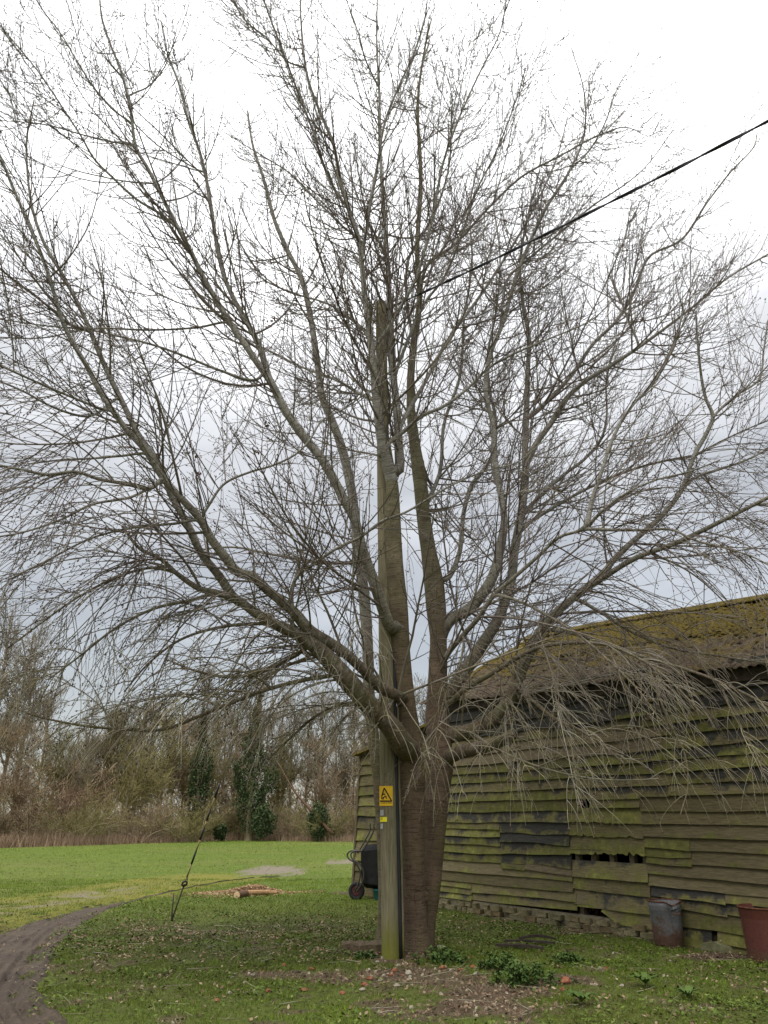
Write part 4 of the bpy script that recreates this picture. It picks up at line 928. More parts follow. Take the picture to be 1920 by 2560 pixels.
# right hand limbs
limb('r_main', 'stemR', [(1094, 1790), (1105, 1755), (1134, 1716), (1174, 1662), (1206, 1611), (1242, 1554), (1264, 1499), (1279, 1445), (1285, 1383), (1301, 1296), (1313, 1203), (1313, 1105), (1316, 1036), (1319, 931), (1322, 845), (1307, 758), (1300, 660), (1320, 540), (1350, 420)], 18, 2, 1.2, 'up', rs=[19, 19, 18.5, 18, 18, 16, 15, 15, 14.5, 13, 12, 10, 9, 7.5, 6.5, 5.5, 4.5, 3.5, 2])
limb('r_two', 'stemR', [(1094, 1615), (1123, 1552), (1170, 1525), (1206, 1485), (1235, 1434), (1248, 1383), (1261, 1302), (1249, 1220), (1238, 1151), (1232, 1059), (1215, 989), (1222, 900), (1260, 800), (1290, 694), (1365, 521), (1423, 428), (1458, 347), (1460, 231), (1427, 116)], 17, 1.5, 0.4, 'up', rs=[19, 18, 17.5, 17, 16, 14, 11, 10, 9, 8, 7, 6.5, 6, 5.5, 5, 4, 3, 2, 1.3])
limb('r_diag', 'r_main', [(1313, 1170), (1336, 1117), (1377, 1059), (1417, 995), (1469, 949), (1527, 914), (1597, 868), (1654, 827), (1730, 769), (1816, 697), (1930, 630)], 10, 2.5, -0.4, 'up')
limb('r_diag2', 'r_main', [(1316, 1045), (1340, 1030), (1388, 983), (1434, 931), (1481, 862), (1539, 804), (1585, 729), (1625, 640), (1700, 602), (1770, 503), (1828, 428), (1886, 364), (1893, 330)], 7.5, 1.5, 0.8, 'up')
limb('r_front', 'stemR', [(1088, 1690), (1116, 1640), (1156, 1590), (1195, 1546), (1235, 1488), (1279, 1449), (1342, 1394), (1400, 1342), (1452, 1325), (1510, 1273), (1562, 1235), (1640, 1200), (1720, 1180), (1800, 1150)], 8.5, 2, -2.2, 'spread')
limb('r_front2', 'r_front', [(1452, 1325), (1540, 1325), (1602, 1325), (1683, 1325), (1730, 1348), (1816, 1371), (1886, 1394), (1950, 1430)], 5.5, 2, -2.4, 'droop')
limb('r_lowbig', 'stemR', [(1108, 1850), (1140, 1835), (1181, 1826), (1247, 1784), (1282, 1730), (1300, 1683), (1328, 1622), (1353, 1576), (1388, 1535), (1434, 1495), (1516, 1423), (1539, 1394), (1602, 1336), (1654, 1290), (1706, 1220), (1735, 1140), (1770, 1076), (1782, 1041), (1764, 995), (1747, 891), (1740, 780)], 20, 2, -0.6, 'spread', rs=[22, 20, 19, 18, 16, 16, 15, 15, 13, 11, 9.5, 9, 8.5, 8, 7.5, 7, 6.5, 6, 5, 3.5, 2])
limb('r_lowbig2', 'r_lowbig', [(1782, 1045), (1840, 989), (1897, 949), (1909, 874), (1920, 800)], 4.5, 2, -0.4, 'up')
limb('r_far', 'r_lowbig', [(1440, 1492), (1500, 1450), (1591, 1394), (1683, 1360), (1759, 1325), (1840, 1284), (1940, 1234)], 9.5, 6, -2.0, 'droop')
limb('r_far2', 'r_lowbig', [(1700, 1230), (1741, 1192), (1793, 1175), (1863, 1151), (1940, 1112)], 5.5, 2.5, -0.2, 'spread')
limb('r_m1', 'r_main', [(1300, 1300), (1359, 1232), (1411, 1186), (1463, 1146), (1504, 1094), (1516, 1047), (1516, 950), (1540, 850)], 7, 2, 1.6, 'up')
limb('r_m2', 'r_front', [(1462, 1320), (1480, 1250), (1504, 1180), (1533, 1094), (1573, 1024), (1643, 943), (1689, 850), (1712, 758), (1750, 650)], 7, 1.8, -0.6, 'up')
limb('r_m3', 'r_main', [(1296, 1330), (1377, 1273), (1481, 1215), (1562, 1180), (1666, 1151), (1730, 1140), (1799, 1105), (1874, 1070), (1950, 1040)], 5.5, 2, 0.2, 'spread')
limb('r_m4', 'r_two', [(1250, 830), (1272, 694), (1330, 640), (1411, 573), (1481, 515), (1568, 457), (1614, 417), (1683, 324)], 4.5, 1.3, 1.5, 'up')
limb('r_m5', 'r_two', [(1423, 428), (1470, 380), (1516, 300), (1539, 231), (1602, 127)], 3, 1, 0.6, 'up')
limb('r_m6', 'r_diag', [(1597, 868), (1570, 800), (1548, 740), (1530, 690), (1560, 600), (1580, 500)], 4, 1.3, 0.2, 'up')
limb('r_drop1', 'stemR', [(1118, 1760), (1160, 1725), (1232, 1682), (1300, 1640), (1353, 1617), (1434, 1607), (1515, 1612), (1586, 1640), (1660, 1690), (1713, 1740), (1760, 1790)], 9, 2, -2.4, 'hang', dens=1.0)
limb('r_drop2', 'r_lowbig', [(1353, 1576), (1420, 1580), (1500, 1605), (1600, 1640), (1688, 1665), (1789, 1700), (1920, 1764), (1980, 1800)], 7, 2.5, -1.8, 'hang', dens=1.0)
limb('r_drop3', 'r_lowbig', [(1290, 1710), (1333, 1753), (1384, 1794), (1455, 1829), (1510, 1865), (1561, 1910)], 6, 2, -1.6, 'hang', dens=0.9)
limb('r_drop4', 'r_lowbig', [(1434, 1495), (1500, 1530), (1580, 1580), (1680, 1620), (1800, 1640), (1930, 1660)], 6, 2, -1.2, 'hang', dens=1.0)
limb('r_drop5', 'r_front', [(1235, 1488), (1290, 1500), (1370, 1540), (1450, 1590), (1530, 1660), (1600, 1730), (1650, 1800)], 5, 1.6, -2.8, 'hang', dens=0.9)
limb('hang1', 'l_silver', [(880, 1350), (884, 1410), (881, 1470), (886, 1518), (910, 1610), (929, 1672), (924, 1730), (919, 1790)], 4, 1.5, -1.6, 'hang', dens=0.8)
limb('hang2', 'midL', [(736, 1537), (741, 1600), (789, 1658), (847, 1701), (890, 1750)], 4, 1.5, -1.8, 'hang', dens=0.8)
limb('hang3', 'r_front', [(1156, 1590), (1150, 1660), (1120, 1720), (1100, 1790), (1085, 1850), (1060, 1900)], 3.5, 1.2, -1.6, 'hang', dens=1.0)
limb('hang4', 'r_drop1', [(1232, 1682), (1260, 1740), (1275, 1800), (1290, 1870), (1330, 1940)], 3.5, 1.2, -1.8, 'hang', dens=1.0)
limb('hang5', 'r_drop1', [(1353, 1617), (1380, 1690), (1395, 1770), (1420, 1850), (1470, 1930)], 3.5, 1.2, -2.0, 'hang', dens=1.0)
limb('hang6', 'r_drop2', [(1600, 1640), (1640, 1720), (1670, 1800), (1710, 1880), (1720, 1960), (1700, 2040)], 3.5, 1.2, -2.0, 'hang', dens=1.0)
limb('hang7', 'r_drop2', [(1789, 1700), (1830, 1780), (1870, 1850), (1910, 1930)], 3.5, 1.2, -1.8, 'hang', dens=1.0)
# sawn-off limb with a pale cut twig
limb('r_stub', 'stemR', [(1112, 1892), (1150, 1880), (1207, 1868), (1257, 1850), (1287, 1833)], 20, 14, -0.8, 'none')
P, r_ = limbs['r_stub']; m = MB(); m.tube([P[-1] - TO - 0.004 * norm(P[-1] - P[-2]), P[-1] - TO + 0.006 * norm(P[-1] - P[-2])], r_[-1] * 0.96, 14); m.build('sawn_face', M_dark, tree)
# knots on the bole
for (u, v, r0_) in ((1066, 2243, 0.05), (1047, 2278, 0.035), (1050, 2120, 0.03)):
    c = atY(u, v, YT - 0.13) - TO; m = MB(); a = np.linspace(0, 2 * np.pi, 13)[:-1]
    V = [(c[0] + r0_ * 0.75 * math.cos(t), c[1] + 0.02, c[2] + r0_ * 1.25 * math.sin(t)) for t in a] + [(c[0] + r0_ * 0.6 * math.cos(t), c[1] - 0.035, c[2] + r0_ * math.sin(t)) for t in a] + [(c[0] + r0_ * 0.3 * math.cos(t), c[1] - 0.02, c[2] + r0_ * 0.5 * math.sin(t)) for t in a]
    m.add(V, [[r2 * 12 + i, r2 * 12 + (i + 1) % 12, (r2 + 1) * 12 + (i + 1) % 12, (r2 + 1) * 12 + i] for r2 in (0, 1) for i in range(12)], [[24, 24 + i, 25 + i] for i in range(1, 11)])
    m.build('knot', M_trunk, trunk, True, {'along': np.tile(np.linspace(0, 1, 12), 3)})

# --- shoots, twigs, spurs and buds of every limb
axis_xy = TO[:2]
def outward(p):
    d = np.zeros_like(p); d[:, :2] = p[:, :2] - axis_xy; n_ = np.linalg.norm(d, axis=1, keepdims=True); return d / np.maximum(n_, 0.4) * 0.35
KIND = {'up': dict(tr=0.42, L=(0.7, 2.4), ang=(0.6, 1.3)), 'spread': dict(tr=0.05, L=(0.7, 2.3), ang=(0.6, 1.3)), 'droop': dict(tr=-0.70, L=(0.7, 2.4), ang=(0.5, 1.2)), 'hang': dict(tr=-0.75, L=(0.4, 1.6), ang=(0.4, 1.2))}
def trop_fn(base_):
    def f(p):
        t = np.zeros_like(p); o_ = outward(p)
        t[:, 2] = base_ + 0.22 * np.clip((p[:, 2] - 4.5) / 4, -1, 1) + rng.normal(size=len(p)) * 0.22
        return t + o_ * 0.45
    return f
def lift(Q, zlo):                                               # shoots stop short above browsing height
    z0 = Q[:, 0, 2]; zm = Q[..., 2].min(1); f = np.where(zm < zlo, np.clip((z0 - zlo) / np.maximum(z0 - zm, 1e-3), 0.12, 1), 1.0) * (1 - 0.35 * (zm < zlo) * rng.random(len(Q)))
    return Q[:, :1] + (Q - Q[:, :1]) * f[:, None, None]
BUDV = np.array([(1, 0, -.6), (-.5, .87, -.6), (-.5, -.87, -.6), (0, 0, 1.6)], float); BUDF = np.array([(0, 2, 1), (0, 1, 3), (1, 2, 3), (2, 0, 3)])
def twigs_for(P, r_, parent, kind, dens, t_start):
    K = KIND[kind]; n = len(P); L = np.linalg.norm(np.diff(P, axis=0), axis=1).sum()
    PP = P[None] - TO; RR = r_[None]
    tr = trop_fn(K['tr']); tr_l = lambda p: tr(p + TO)
    ow = lambda p: outward(p + TO)
    nA = int(L * (1 - t_start) * {'up': 2.0, 'spread': 1.9, 'droop': 1.15, 'hang': 0.65}[kind] * dens) + 2
    QA, RA = children(PP, RR, nA, t_start, 0.95, K['L'][1] * 0.45, K['L'][1] * 1.35, K['ang'], 14, tr_l, 0.05, 0.5, 0.0075, ow)
    zlo = (1.5 if kind == 'hang' else 2.05) - TO[2]; QA = lift(QA, zlo)
    lA = np.linalg.norm(np.diff(QA, axis=1), axis=-1).sum()
    QB, RB = children(PP, RR, int(L * (1 - t_start) * 4.6 * dens) + 3, t_start, 0.99, K['L'][0], K['L'][1], K['ang'], 11, tr_l, 0.06, 0.5, 0.0060, ow)
    QC, RC = children(QA, RA, int(lA * 4.6), 0.12, 0.98, K['L'][0] * .6, K['L'][1] * .75, (0.45, 1.0), 11, tr_l, 0.06, 0.7, 0.0056, ow)
    Q2 = np.concatenate([QB, QC]); R2 = np.concatenate([RB, RC])
    Q2 = lift(Q2, zlo)
    n3 = int(np.linalg.norm(np.diff(Q2, axis=1), axis=-1)  .sum() * 2.5)
    Q3, R3 = children(Q2, R2, n3, 0.12, 0.97, 0.22, 1.0, (0.4, 0.85), 6, tr_l, 0.08, 0.75, 0.0046, ow)
    # the limb's own tip also carries fine twigs
    n3b = int(L * 2.2); Q3b, R3b = children(PP, RR, n3b, max(t_start, 0.3), 1.0, 0.2, 0.8, (0.5, 1.1), 6, tr_l, 0.08, 0.5, 0.0046, ow)
    Q3 = np.concatenate([Q3, Q3b]); R3 = np.concatenate([R3, R3b])
    Q3 = lift(Q3, zlo - 0.1)
    n4 = int(np.linalg.norm(np.diff(Q3, axis=1), axis=-1).sum() * 2.4)
    Q4, R4 = children(Q3, R3, n4, 0.15, 1.0, 0.03, 0.10, (0.6, 1.2), 2, np.array([0, 0, 0.3]), 0.1, 0.8, 0.0038)
    n5 = int(np.linalg.norm(np.diff(Q2, axis=1), axis=-1).sum() * 2.0)
    Q5, R5 = children(Q2, R2, n5, 0.1, 1.0, 0.03, 0.09, (0.8, 1.4), 2, np.array([0, 0, 0.3]), 0.1, 0.5, 0.0038)
    Q4 = np.concatenate([Q4, Q5]); R4 = np.concatenate([R4, R5])
    Vs, Fs, off = [], [], 0
    for Qx, Rx, k in ((QA, RA, 5), (Q2, R2, 3), (Q3, R3, 3), (Q4, R4, 3)):
        if len(Qx) == 0: continue
        V, Fq, _ = tubes(Qx, Rx, k); Vs.append(V); Fs.append(Fq + off); off += len(V)
    tw = obj('twigs', np.vstack(Vs), [np.vstack(Fs)], M_twig, parent, True); tag(tw, kind='stuff')
    tips = np.concatenate([Q4[:, -1], Q3[:, -1], Q2[:, -1]]); D = norm(np.concatenate([Q4[:, -1] - Q4[:, -2], Q3[:, -1] - Q3[:, -2], Q2[:, -1] - Q2[:, -2]]))
    sz = 0.0055 + 0.0065 * rng.random(len(tips)); 
    a = norm(np.cross(D, np.array([0.3, 0.9, 0.2]))); b = np.cross(D, a)
    V = tips[:, None, :] + sz[:, None, None] * (BUDV[None, :, 0:1] * a[:, None] + BUDV[None, :, 1:2] * b[:, None] + BUDV[None, :, 2:3] * 1.2 * D[:, None])
    Fb = (np.arange(len(tips))[:, None, None] * 4 + BUDF[None]).reshape(-1, 3)
    bd = obj('buds', V.reshape(-1, 3), [Fb], M_bud, parent, True); tag(bd, kind='stuff')
for name, o, kind, dens in LIMBS:
    if kind == 'none': continue
    P, r_ = limbs[name]
    big = r_[0] > 0.07
    twigs_for(P, r_, o, kind, dens, (0.32 if kind == 'droop' else 0.22) if big else 0.08)
for nm, t0 in (('stemR', 0.55), ('rear', 0.5)):
    P, r_ = limbs[nm]; i = int(len(P) * t0); twigs_for(P[i:], r_[i:], tree.children[1 if nm == 'stemR' else 2], 'up', 0.9, 0.1)
# short epicormic shoots that hang round the crotch
P, r_ = limbs['stemR']; a, b = int(len(P) * 0.12), int(len(P) * 0.42)
twigs_for(P[a:b] - [0, 0.12, 0], r_[a:b] * 0.2, tree.children[1], 'hang', 0.15, 0.1)

# dead leaf clusters still hanging on the left side
for i in range(16):
    u, v = [(690, 790), (845, 775), (670, 1058), (672, 1100), (460, 1130), (645, 1130), (497, 1180), (318, 1305), (680, 800), (735, 755), (490, 1135), (475, 1115), (505, 1715), (570, 1770), (785, 1690), (640, 1235)][i]
    c = atY(u, v, YT - random.uniform(0.3, 2.0)); m = MB(); tn = []
    for j in range(7):
        d = rng.normal(size=3); d[2] -= 0.8; d = d / np.linalg.norm(d); e1 = norm(np.cross(d, [0.2, 0.5, 0.8])); L = random.uniform(.03, .07)
        p0 = c + rng.normal(size=3) * 0.025
        m.add([p0 - TO, p0 + d * L * .5 + e1 * L * .3 - TO, p0 + d * L - TO, p0 + d * L * .5 - e1 * L * .3 - TO], [[0, 1, 2, 3]]); tn += [random.random()] * 4
    m.build('dead_leaves', M_dead, tree, False, {'tint': np.array(tn)})

# ------------------------------------------------------------------ the wood beyond the field
def proto_tree(g, H, spread, n1, n2, n3, upb, L1, trunk_r, mcrown, lean=0.0, rmin=0.012, clear=0.25, dense4=0):
    n = 14; t = np.linspace(0, 1, n); P = np.stack([lean * H * t + 0.25 * np.sin(t * 4 + g.random() * 6) * t, 0.25 * np.sin(t * 3 + g.random() * 6) * t, H * t - 0.2], 1); r_ = trunk_r * (1 - 0.88 * t) + 0.01
    r_[0] *= 1.3
    tv = np.array([0, 0, upb])
    Q1, R1 = children(P[None], r_[None], n1, clear, 0.97, L1[0], L1[1], (0.5, 1.15), 9, tv, 0.22, 0.55, rmin * 1.6, None, g, 0.3, 0.013)
    Q2, R2 = children(Q1, R1, n2, 0.15, 1.0, L1[1] * 0.2, L1[1] * 0.6, (0.4, 1.0), 7, tv * 0.8, 0.25, 0.6, rmin * 1.2, None, g, 0.5, 0.011)
    Q3, R3 = children(Q2, R2, n3, 0.1, 1.0, L1[1] * 0.10, L1[1] * 0.36, (0.4, 1.1), 5, tv * 0.7, 0.3, 0.8, rmin, None, g, 0.6)
    V0, F0, _ = tubes(P[None], r_[None], 9)
    tm = make_mesh('trunk', V0, [F0], M_far_trunk, True)
    Vs, Fs, off = [], [], 0
    for Qx, Rx, k in ((Q1, R1, 5), (Q2, R2, 3), (Q3, R3, 3)):
        V, Fq, _ = tubes(Qx, Rx, k); Vs.append(V); Fs.append(Fq + off); off += len(V)
    return tm, make_mesh('crown', np.vstack(Vs), [np.vstack(Fs)], mcrown, True)
def proto_shrub(g, H, W, ns, n2, n3, mcrown, rmin=0.012, droop=0.1):
    base_ = np.zeros((ns, 3)); base_[:, :2] = g.normal(size=(ns, 2)) * W * 0.12
    D = g.normal(size=(ns, 3)) * [0.45 * W / H, 0.45 * W / H, 0.1] + [0, 0, 1]; D = norm(D); Ls = H * (0.6 + 0.5 * g.random(ns)); n = 9
    Q = np.empty((ns, n, 3)); Q[:, 0] = base_ - [0, 0, .1]
    for j in range(1, n):
        Q[:, j] = Q[:, j - 1] + D * (Ls / (n - 1))[:, None]; D = norm(D + g.normal(size=(ns, 3)) * 0.14 + D * [0.12, 0.12, -droop])
    Rq = (0.03 + 0.025 * g.random(ns))[:, None] * np.linspace(1, 0.35, n)[None]
    Q2, R2 = children(Q, Rq, n2, 0.1, 1.0, H * 0.12, H * 0.42, (0.4, 1.2), 7, np.array([0, 0, 0.25]), 0.28, 0.6, rmin * 1.2, None, g, 0.5, 0.011)
    Q3, R3 = children(Q2, R2, n3, 0.1, 1.0, H * 0.05, H * 0.2, (0.4, 1.2), 5, np.array([0, 0, 0.1]), 0.3, 0.8, rmin, None, g, 0.6)
    V0, F0, _ = tubes(Q, Rq, 4); sm = make_mesh('stems', V0, [F0], M_far_trunk, True)
    Vs, Fs, off = [], [], 0
    for Qx, Rx, k in ((Q2, R2, 3), (Q3, R3, 3)):
        V, Fq, _ = tubes(Qx, Rx, k); Vs.append(V); Fs.append(Fq + off); off += len(V)
    return sm, make_mesh('crown', np.vstack(Vs), [np.vstack(Fs)], mcrown, True)
def leafcloud(C, size, g, up=0.3):
    n = len(C); a = norm(g.normal(size=(n, 3))); b = norm(np.cross(a, g.normal(size=(n, 3)) + [0, 0, up]))
    s1 = (size * (0.6 + 0.8 * g.random(n)))[:, None]
    V = np.stack([C - a * s1, C + b * s1 * 0.6, C + a * s1, C - b * s1 * 0.6], 1).reshape(-1, 3)
    return V, np.arange(n * 4).reshape(-1, 4), np.repeat(g.random(n), 4)
gw = np.random.default_rng(77)
slim = [proto_tree(gw, 15, 3, 34, 240, 1250, 0.9, (1.2, 4.2), 0.17, M_far_grey, 0.02 * (-1)**i, 0.014, 0.3) for i in range(2)]
broad = [proto_tree(gw, 10.5, 5, 42, 400, 2000, 0.55, (1.5, 5.0), 0.2, mt, 0.0, 0.012, 0.18) for mt in (M_far_brown, M_far_olive)]
shrubs = [proto_shrub(gw, 5.2, 5.5, 26, 360, 1750, mt) for mt in (M_far_olive, M_far_brown)]
redshrub = proto_shrub(gw, 5.0, 6.5, 34, 460, 2100, M_far_red)
apple = proto_tree(gw, 6.0, 5, 30, 330, 1500, 0.12, (1.5, 4.2), 0.34, M_far_olive, 0.03, 0.013, 0.28)
def place(name, pr, x, y, sx, sz, rz, label, cat, group=None, names=('trunk', 'crown'), mats=None):
    o = empty(name, (x, y, float(hgt(x, y))), rz); o.scale = (sx, sx, sz); tag(o, label, cat, group)
    for nm, me in zip(names, pr): link(bpy.data.objects.new(nm, me), o)
    return o
def edgeY(x): return np.interp(x, [-60, -30, -21.3, -15, -11, -2.5, 30], [36, 42, 48.5, 58, 64, 60, 58])
def at_px(u, Y): return (u - 960) / F_PX * (Y * cP - 1.0 * sP) 
# individual trees one can pick out
place('leaning_tree', apple, at_px(312, 62), 62.0, 1.0, 1.0, 0.3, 'low spreading tree with thick brown trunk at the field edge', 'tree')
place('red_shrub', redshrub, at_px(110, 57), 56.5, 1.0, 1.0, 0.0, 'large russet brown bush at the left of the wood edge', 'bush', None, ('stems', 'crown'))
place('pale_sapling', slim[0], at_px(175, 58), 58.5, 0.55, 0.66, 1.0, 'slim pale sapling right of the russet bush', 'tree')
for i, (u, Y, s_, h_) in enumerate([(-15, 70, 1.2, 1.18), (25, 72, 1.1, 1.08), (-60, 64, 1.2, 1.2), (75, 82, 1.0, 1.0)]):
    place('tall_tree', slim[i % 2], at_px(u, Y), Y, s_, h_, i * 1.3, 'tall grey bare tree in the clump at the far left edge', 'tree', 'tall trees at the far left')
for i, (u, Y, s_, h_) in enumerate([(20, 55, 0.8, 0.68), (150, 72, 0.9, 0.76), (205, 69, 0.85, 0.72), (265, 70, 1.0, 0.94), (330, 72, 1.05, 1.0), (395, 69, 1.0, 0.95), (450, 71, 0.85, 0.86), (505, 69, 0.8, 0.82), (235, 80, 1.0, 0.85), (120, 78, 1.0, 0.84), (590, 70, 0.8, 0.78), (700, 72, 0.8, 0.74), (800, 70, 0.8, 0.72), (860, 76, 0.8, 0.72), (930, 72, 0.9, 0.75), (-140, 66, 1.0, 0.9), (-260, 62, 1.0, 0.95), (-420, 60, 1.0, 0.9)]):
    place('wood_tree', broad[i % 2], at_px(u, Y), Y, s_ * 1.05, h_ * 0.95, i * 2.1, 'bare brown twiggy tree in the wood behind the field', 'tree', 'broad bare trees of the wood')
for i, (u, Y, s_, h_) in enumerate([(420, 80, .8, .9), (470, 76, .8, .86), (520, 74, .75, .92), (575, 78, .8, 1.0), (620, 73, .75, .95), (655, 80, .8, 1.02), (690, 75, .75, .97), (725, 79, .8, 1.04), (760, 73, .7, .92), (800, 77, .8, 1.05), (840, 74, .7, .95), (880, 79, .8, 1.05), (915, 73, .75, .98), (960, 78, .8, 1.0), (1020, 76, .8, 1.0), (1080, 75, .8, 1.0), (1150, 78, .8, 1.0), (545, 84, .8, 1.0), (350, 84, .8, .86), (300, 82, .8, .84)]):
    place('slim_tree', slim[i % 2], at_px(u, Y), Y, s_ * 1.15, h_ * 0.86, i * 0.9, 'slender grey bare tree standing in the wood behind the pole', 'tree', 'slender bare trees of the wood')
k = 0
for row, (dY, st) in enumerate(((1.5, 2.6), (5.0, 3.2))):
    x = -46.0
    while x < 16:
        Y_ = float(edgeY(x)) + dY + random.uniform(-.8, 1.2)
        if not (row == 0 and abs(x - at_px(110, 56.5)) < 2.6):
            s_ = random.uniform(0.62, 0.92) * (0.85 if x > -9 else 1.0)
            place('wood_shrub', shrubs[k % 2], x + random.uniform(-.6, .6), Y_, s_ * 1.05, s_ * random.uniform(0.8, 1.1), k * 1.7, 'olive brown bare shrub in the thicket along the wood edge', 'bush', 'shrubs along the wood edge', ('stems', 'crown')); k += 1
        x += st * random.uniform(0.8, 1.2)
# ivy-clad trees and evergreens
def ivy_tree(u, Y, H, prof, label, seed):
    g = np.random.default_rng(seed); x = at_px(u, Y); o = empty('ivy_tree', (x, Y, 0)); tag(o, label, 'tree')
    tm, cm = proto_tree(g, H, 3, 26, 200, 900, 0.9, (1.0, 3.2), 0.2, M_far_grey, 0, 0.012, 0.5)
    link(bpy.data.objects.new('trunk', tm), o); link(bpy.data.objects.new('crown', cm), o)
    C = []
    for z0, z1, r0, r1, n in prof:
        n = int(n * 1.8)
        t = g.random(n); a = g.random(n) * 2 * np.pi; zc = z0 + (z1 - z0) * t
        lump = 0.35 + 1.25 * vn(a * 1.6, zc * 1.3, seed)
        rr2 = (r0 + (r1 - r0) * t) * lump * np.sqrt(g.random(n) * 0.6 + 0.4)
        C.append(np.stack([np.cos(a) * rr2, np.sin(a) * rr2, zc + g.normal(size=n) * .15], 1))
    V, Fq, tn = leafcloud(np.vstack(C), 0.095, g); lv = obj('ivy', V, [Fq], M_ivy, o, False, {'tint': tn}); tag(lv, kind='stuff')
ivy_tree(487, 63, 12.5, [(1.0, 3.2, 0.35, 0.7, 350), (3.2, 6.0, 1.0, 0.7, 1200), (6.0, 9.5, 0.55, 0.2, 500)], 'slim dark ivy-clad tree left of the broader ivy tree', 301)
ivy_tree(622, 62, 12.5, [(0.6, 2.5, 0.5, 0.9, 400), (2.5, 5.6, 1.6, 1.4, 2000), (5.6, 8.0, 1.1, 0.45, 800), (8.0, 9.5, 0.35, 0.2, 150)], 'broad dark ivy-clad tree in the middle of the wood', 302)
ivy_tree(262, 78, 12.0, [(8.5, 11.4, 0.9, 0.8, 700)], 'distant tree with an ivy-dark top left of the slim ivy tree', 303)
def evergreen(u, Y, w_, h_, label, seed):
    g = np.random.default_rng(seed); x = at_px(u, Y); o = empty('evergreen_bush', (x, Y, 0)); tag(o, label, 'bush')
    n = 2200; d = norm(g.normal(size=(n, 3))); lump = 0.65 + 0.6 * vn(d[:, 0] * 3 + 5, d[:, 2] * 3 + d[:, 1] * 2 + 9, seed)
    C = d * (lump * (0.5 + 0.5 * g.random(n)))[:, None] * [w_ / 2, w_ / 2, h_ / 2] + [0, 0, h_ / 2]; C[:, 2] = np.abs(C[:, 2])
    V, Fq, tn = leafcloud(C, 0.085, g); lv = obj('foliage', V, [Fq], M_ivy, o, False, {'tint': tn}); tag(lv, kind='stuff')
    MB().tube([(0, 0, -0.1), (0.05, 0, h_ * .5)], 0.07, 7).build('stem', M_far_trunk, o)
evergreen(795, 60, 1.7, 2.6, 'dark evergreen bush at the wood edge beside the barn', 401)
evergreen(550, 60.5, 1.0, 1.3, 'small dark evergreen bush between the two ivy trees', 402)
evergreen(655, 60.5, 2.0, 2.7, 'dark evergreen bush at the foot of the broad ivy tree', 403)
# fallen leaning trunk in the wood
ln = empty('leaning_dead_tree', (at_px(830, 59), 59.5, 0)); tag(ln, 'long bare trunk leaning left among the trees beside the barn', 'dead tree')
MB().tube(spline([(0, 0, 0.5), (-1.4, .2, 1.9), (-2.8, .3, 3.3), (-4.2, .5, 5.4)], 14), np.linspace(0.12, 0.04, 14), 8).build('trunk', M_log, ln, True)
# far thicket closing the view under the crowns
g = np.random.default_rng(9); n = 3000
x = g.uniform(-60, 30, n); yb = np.interp(x, [-75, -60, -30, -21.3, -15, -11, -2.5, 30, 45], [46, 46, 52, 58, 67, 72, 70, 68, 68]) + g.random(n) * 14
st0 = np.stack([x, yb, np.zeros(n) - .1], 1); D = norm(g.normal(size=(n, 3)) * [0.35, 0.35, 0.1] + [0, 0, 1]); Ls = 2.2 + 5.0 * g.random(n)**1.5
Q = np.empty((n, 6, 3)); Q[:, 0] = st0
for j in range(1, 6): Q[:, j] = Q[:, j - 1] + D * (Ls / 5)[:, None]; D = norm(D + g.normal(size=(n, 3)) * 0.3)
Rq = 0.03 * np.linspace(1, 0.5, 6)[None] * np.ones((n, 1)); V, Fq, _ = tubes(Q, Rq, 3)
Q2, R2 = children(Q, Rq, 6000, 0.1, 1.0, 0.6, 2.2, (0.4, 1.3), 4, np.array([0, 0, 0.1]), 0.3, 0.9, 0.042, None, g, 0.6); V2, F2, _ = tubes(Q2, R2, 3)
th = obj('thicket', np.vstack([V, V2]), [np.vstack([Fq, F2 + len(V)])], M_far_brown, None, True); tag(th, 'tangled bare undergrowth filling the wood behind the field', 'undergrowth', None, 'stuff')

# ------------------------------------------------------------------ grass, ground cover, litter
def wedge(n, y0, y1, g, k=0.66, pad=1.5):
    yy = np.sqrt(y0**2 + (y1**2 - y0**2) * g.random(n)); xx = (g.random(n) * 2 - 1) * (yy * k + pad * 0 + 0.6); return xx, yy
def blades(x, y, h, wdt, lean, g, tint):
    n = len(x); z = hgt(x, y) - 0.004; a = g.random(n) * 2 * np.pi; l = lean * g.random(n) * h; b = g.random(n) * 2 * np.pi
    p = np.stack([x, y, z], 1); d = np.stack([np.cos(a), np.sin(a), 0 * a], 1) * (wdt * 0.5)[:, None]
    tip = p + np.stack([np.cos(b) * l, np.sin(b) * l, h], 1)
    return np.stack([p - d, p + d, tip], 1).reshape(-1, 3), np.arange(3 * n).reshape(-1, 3), np.repeat(tint, 3)
g = np.random.default_rng(21)
def open_ground(x, y, soilk=1.0):
    m = masks(x, y); s_, o_ = wall_so(x, y)
    p = 1 - m['track'] * 1.0 - m['gravel'] * 0.9 - m['soil'] * soilk
    p = np.where((o_ > -0.12) & (s_ > -3.6) & (s_ < 11.2) & (o_ < 6.2), 0, p); return p, m
Vb, Fb, Tb, off = [], [], [], 0
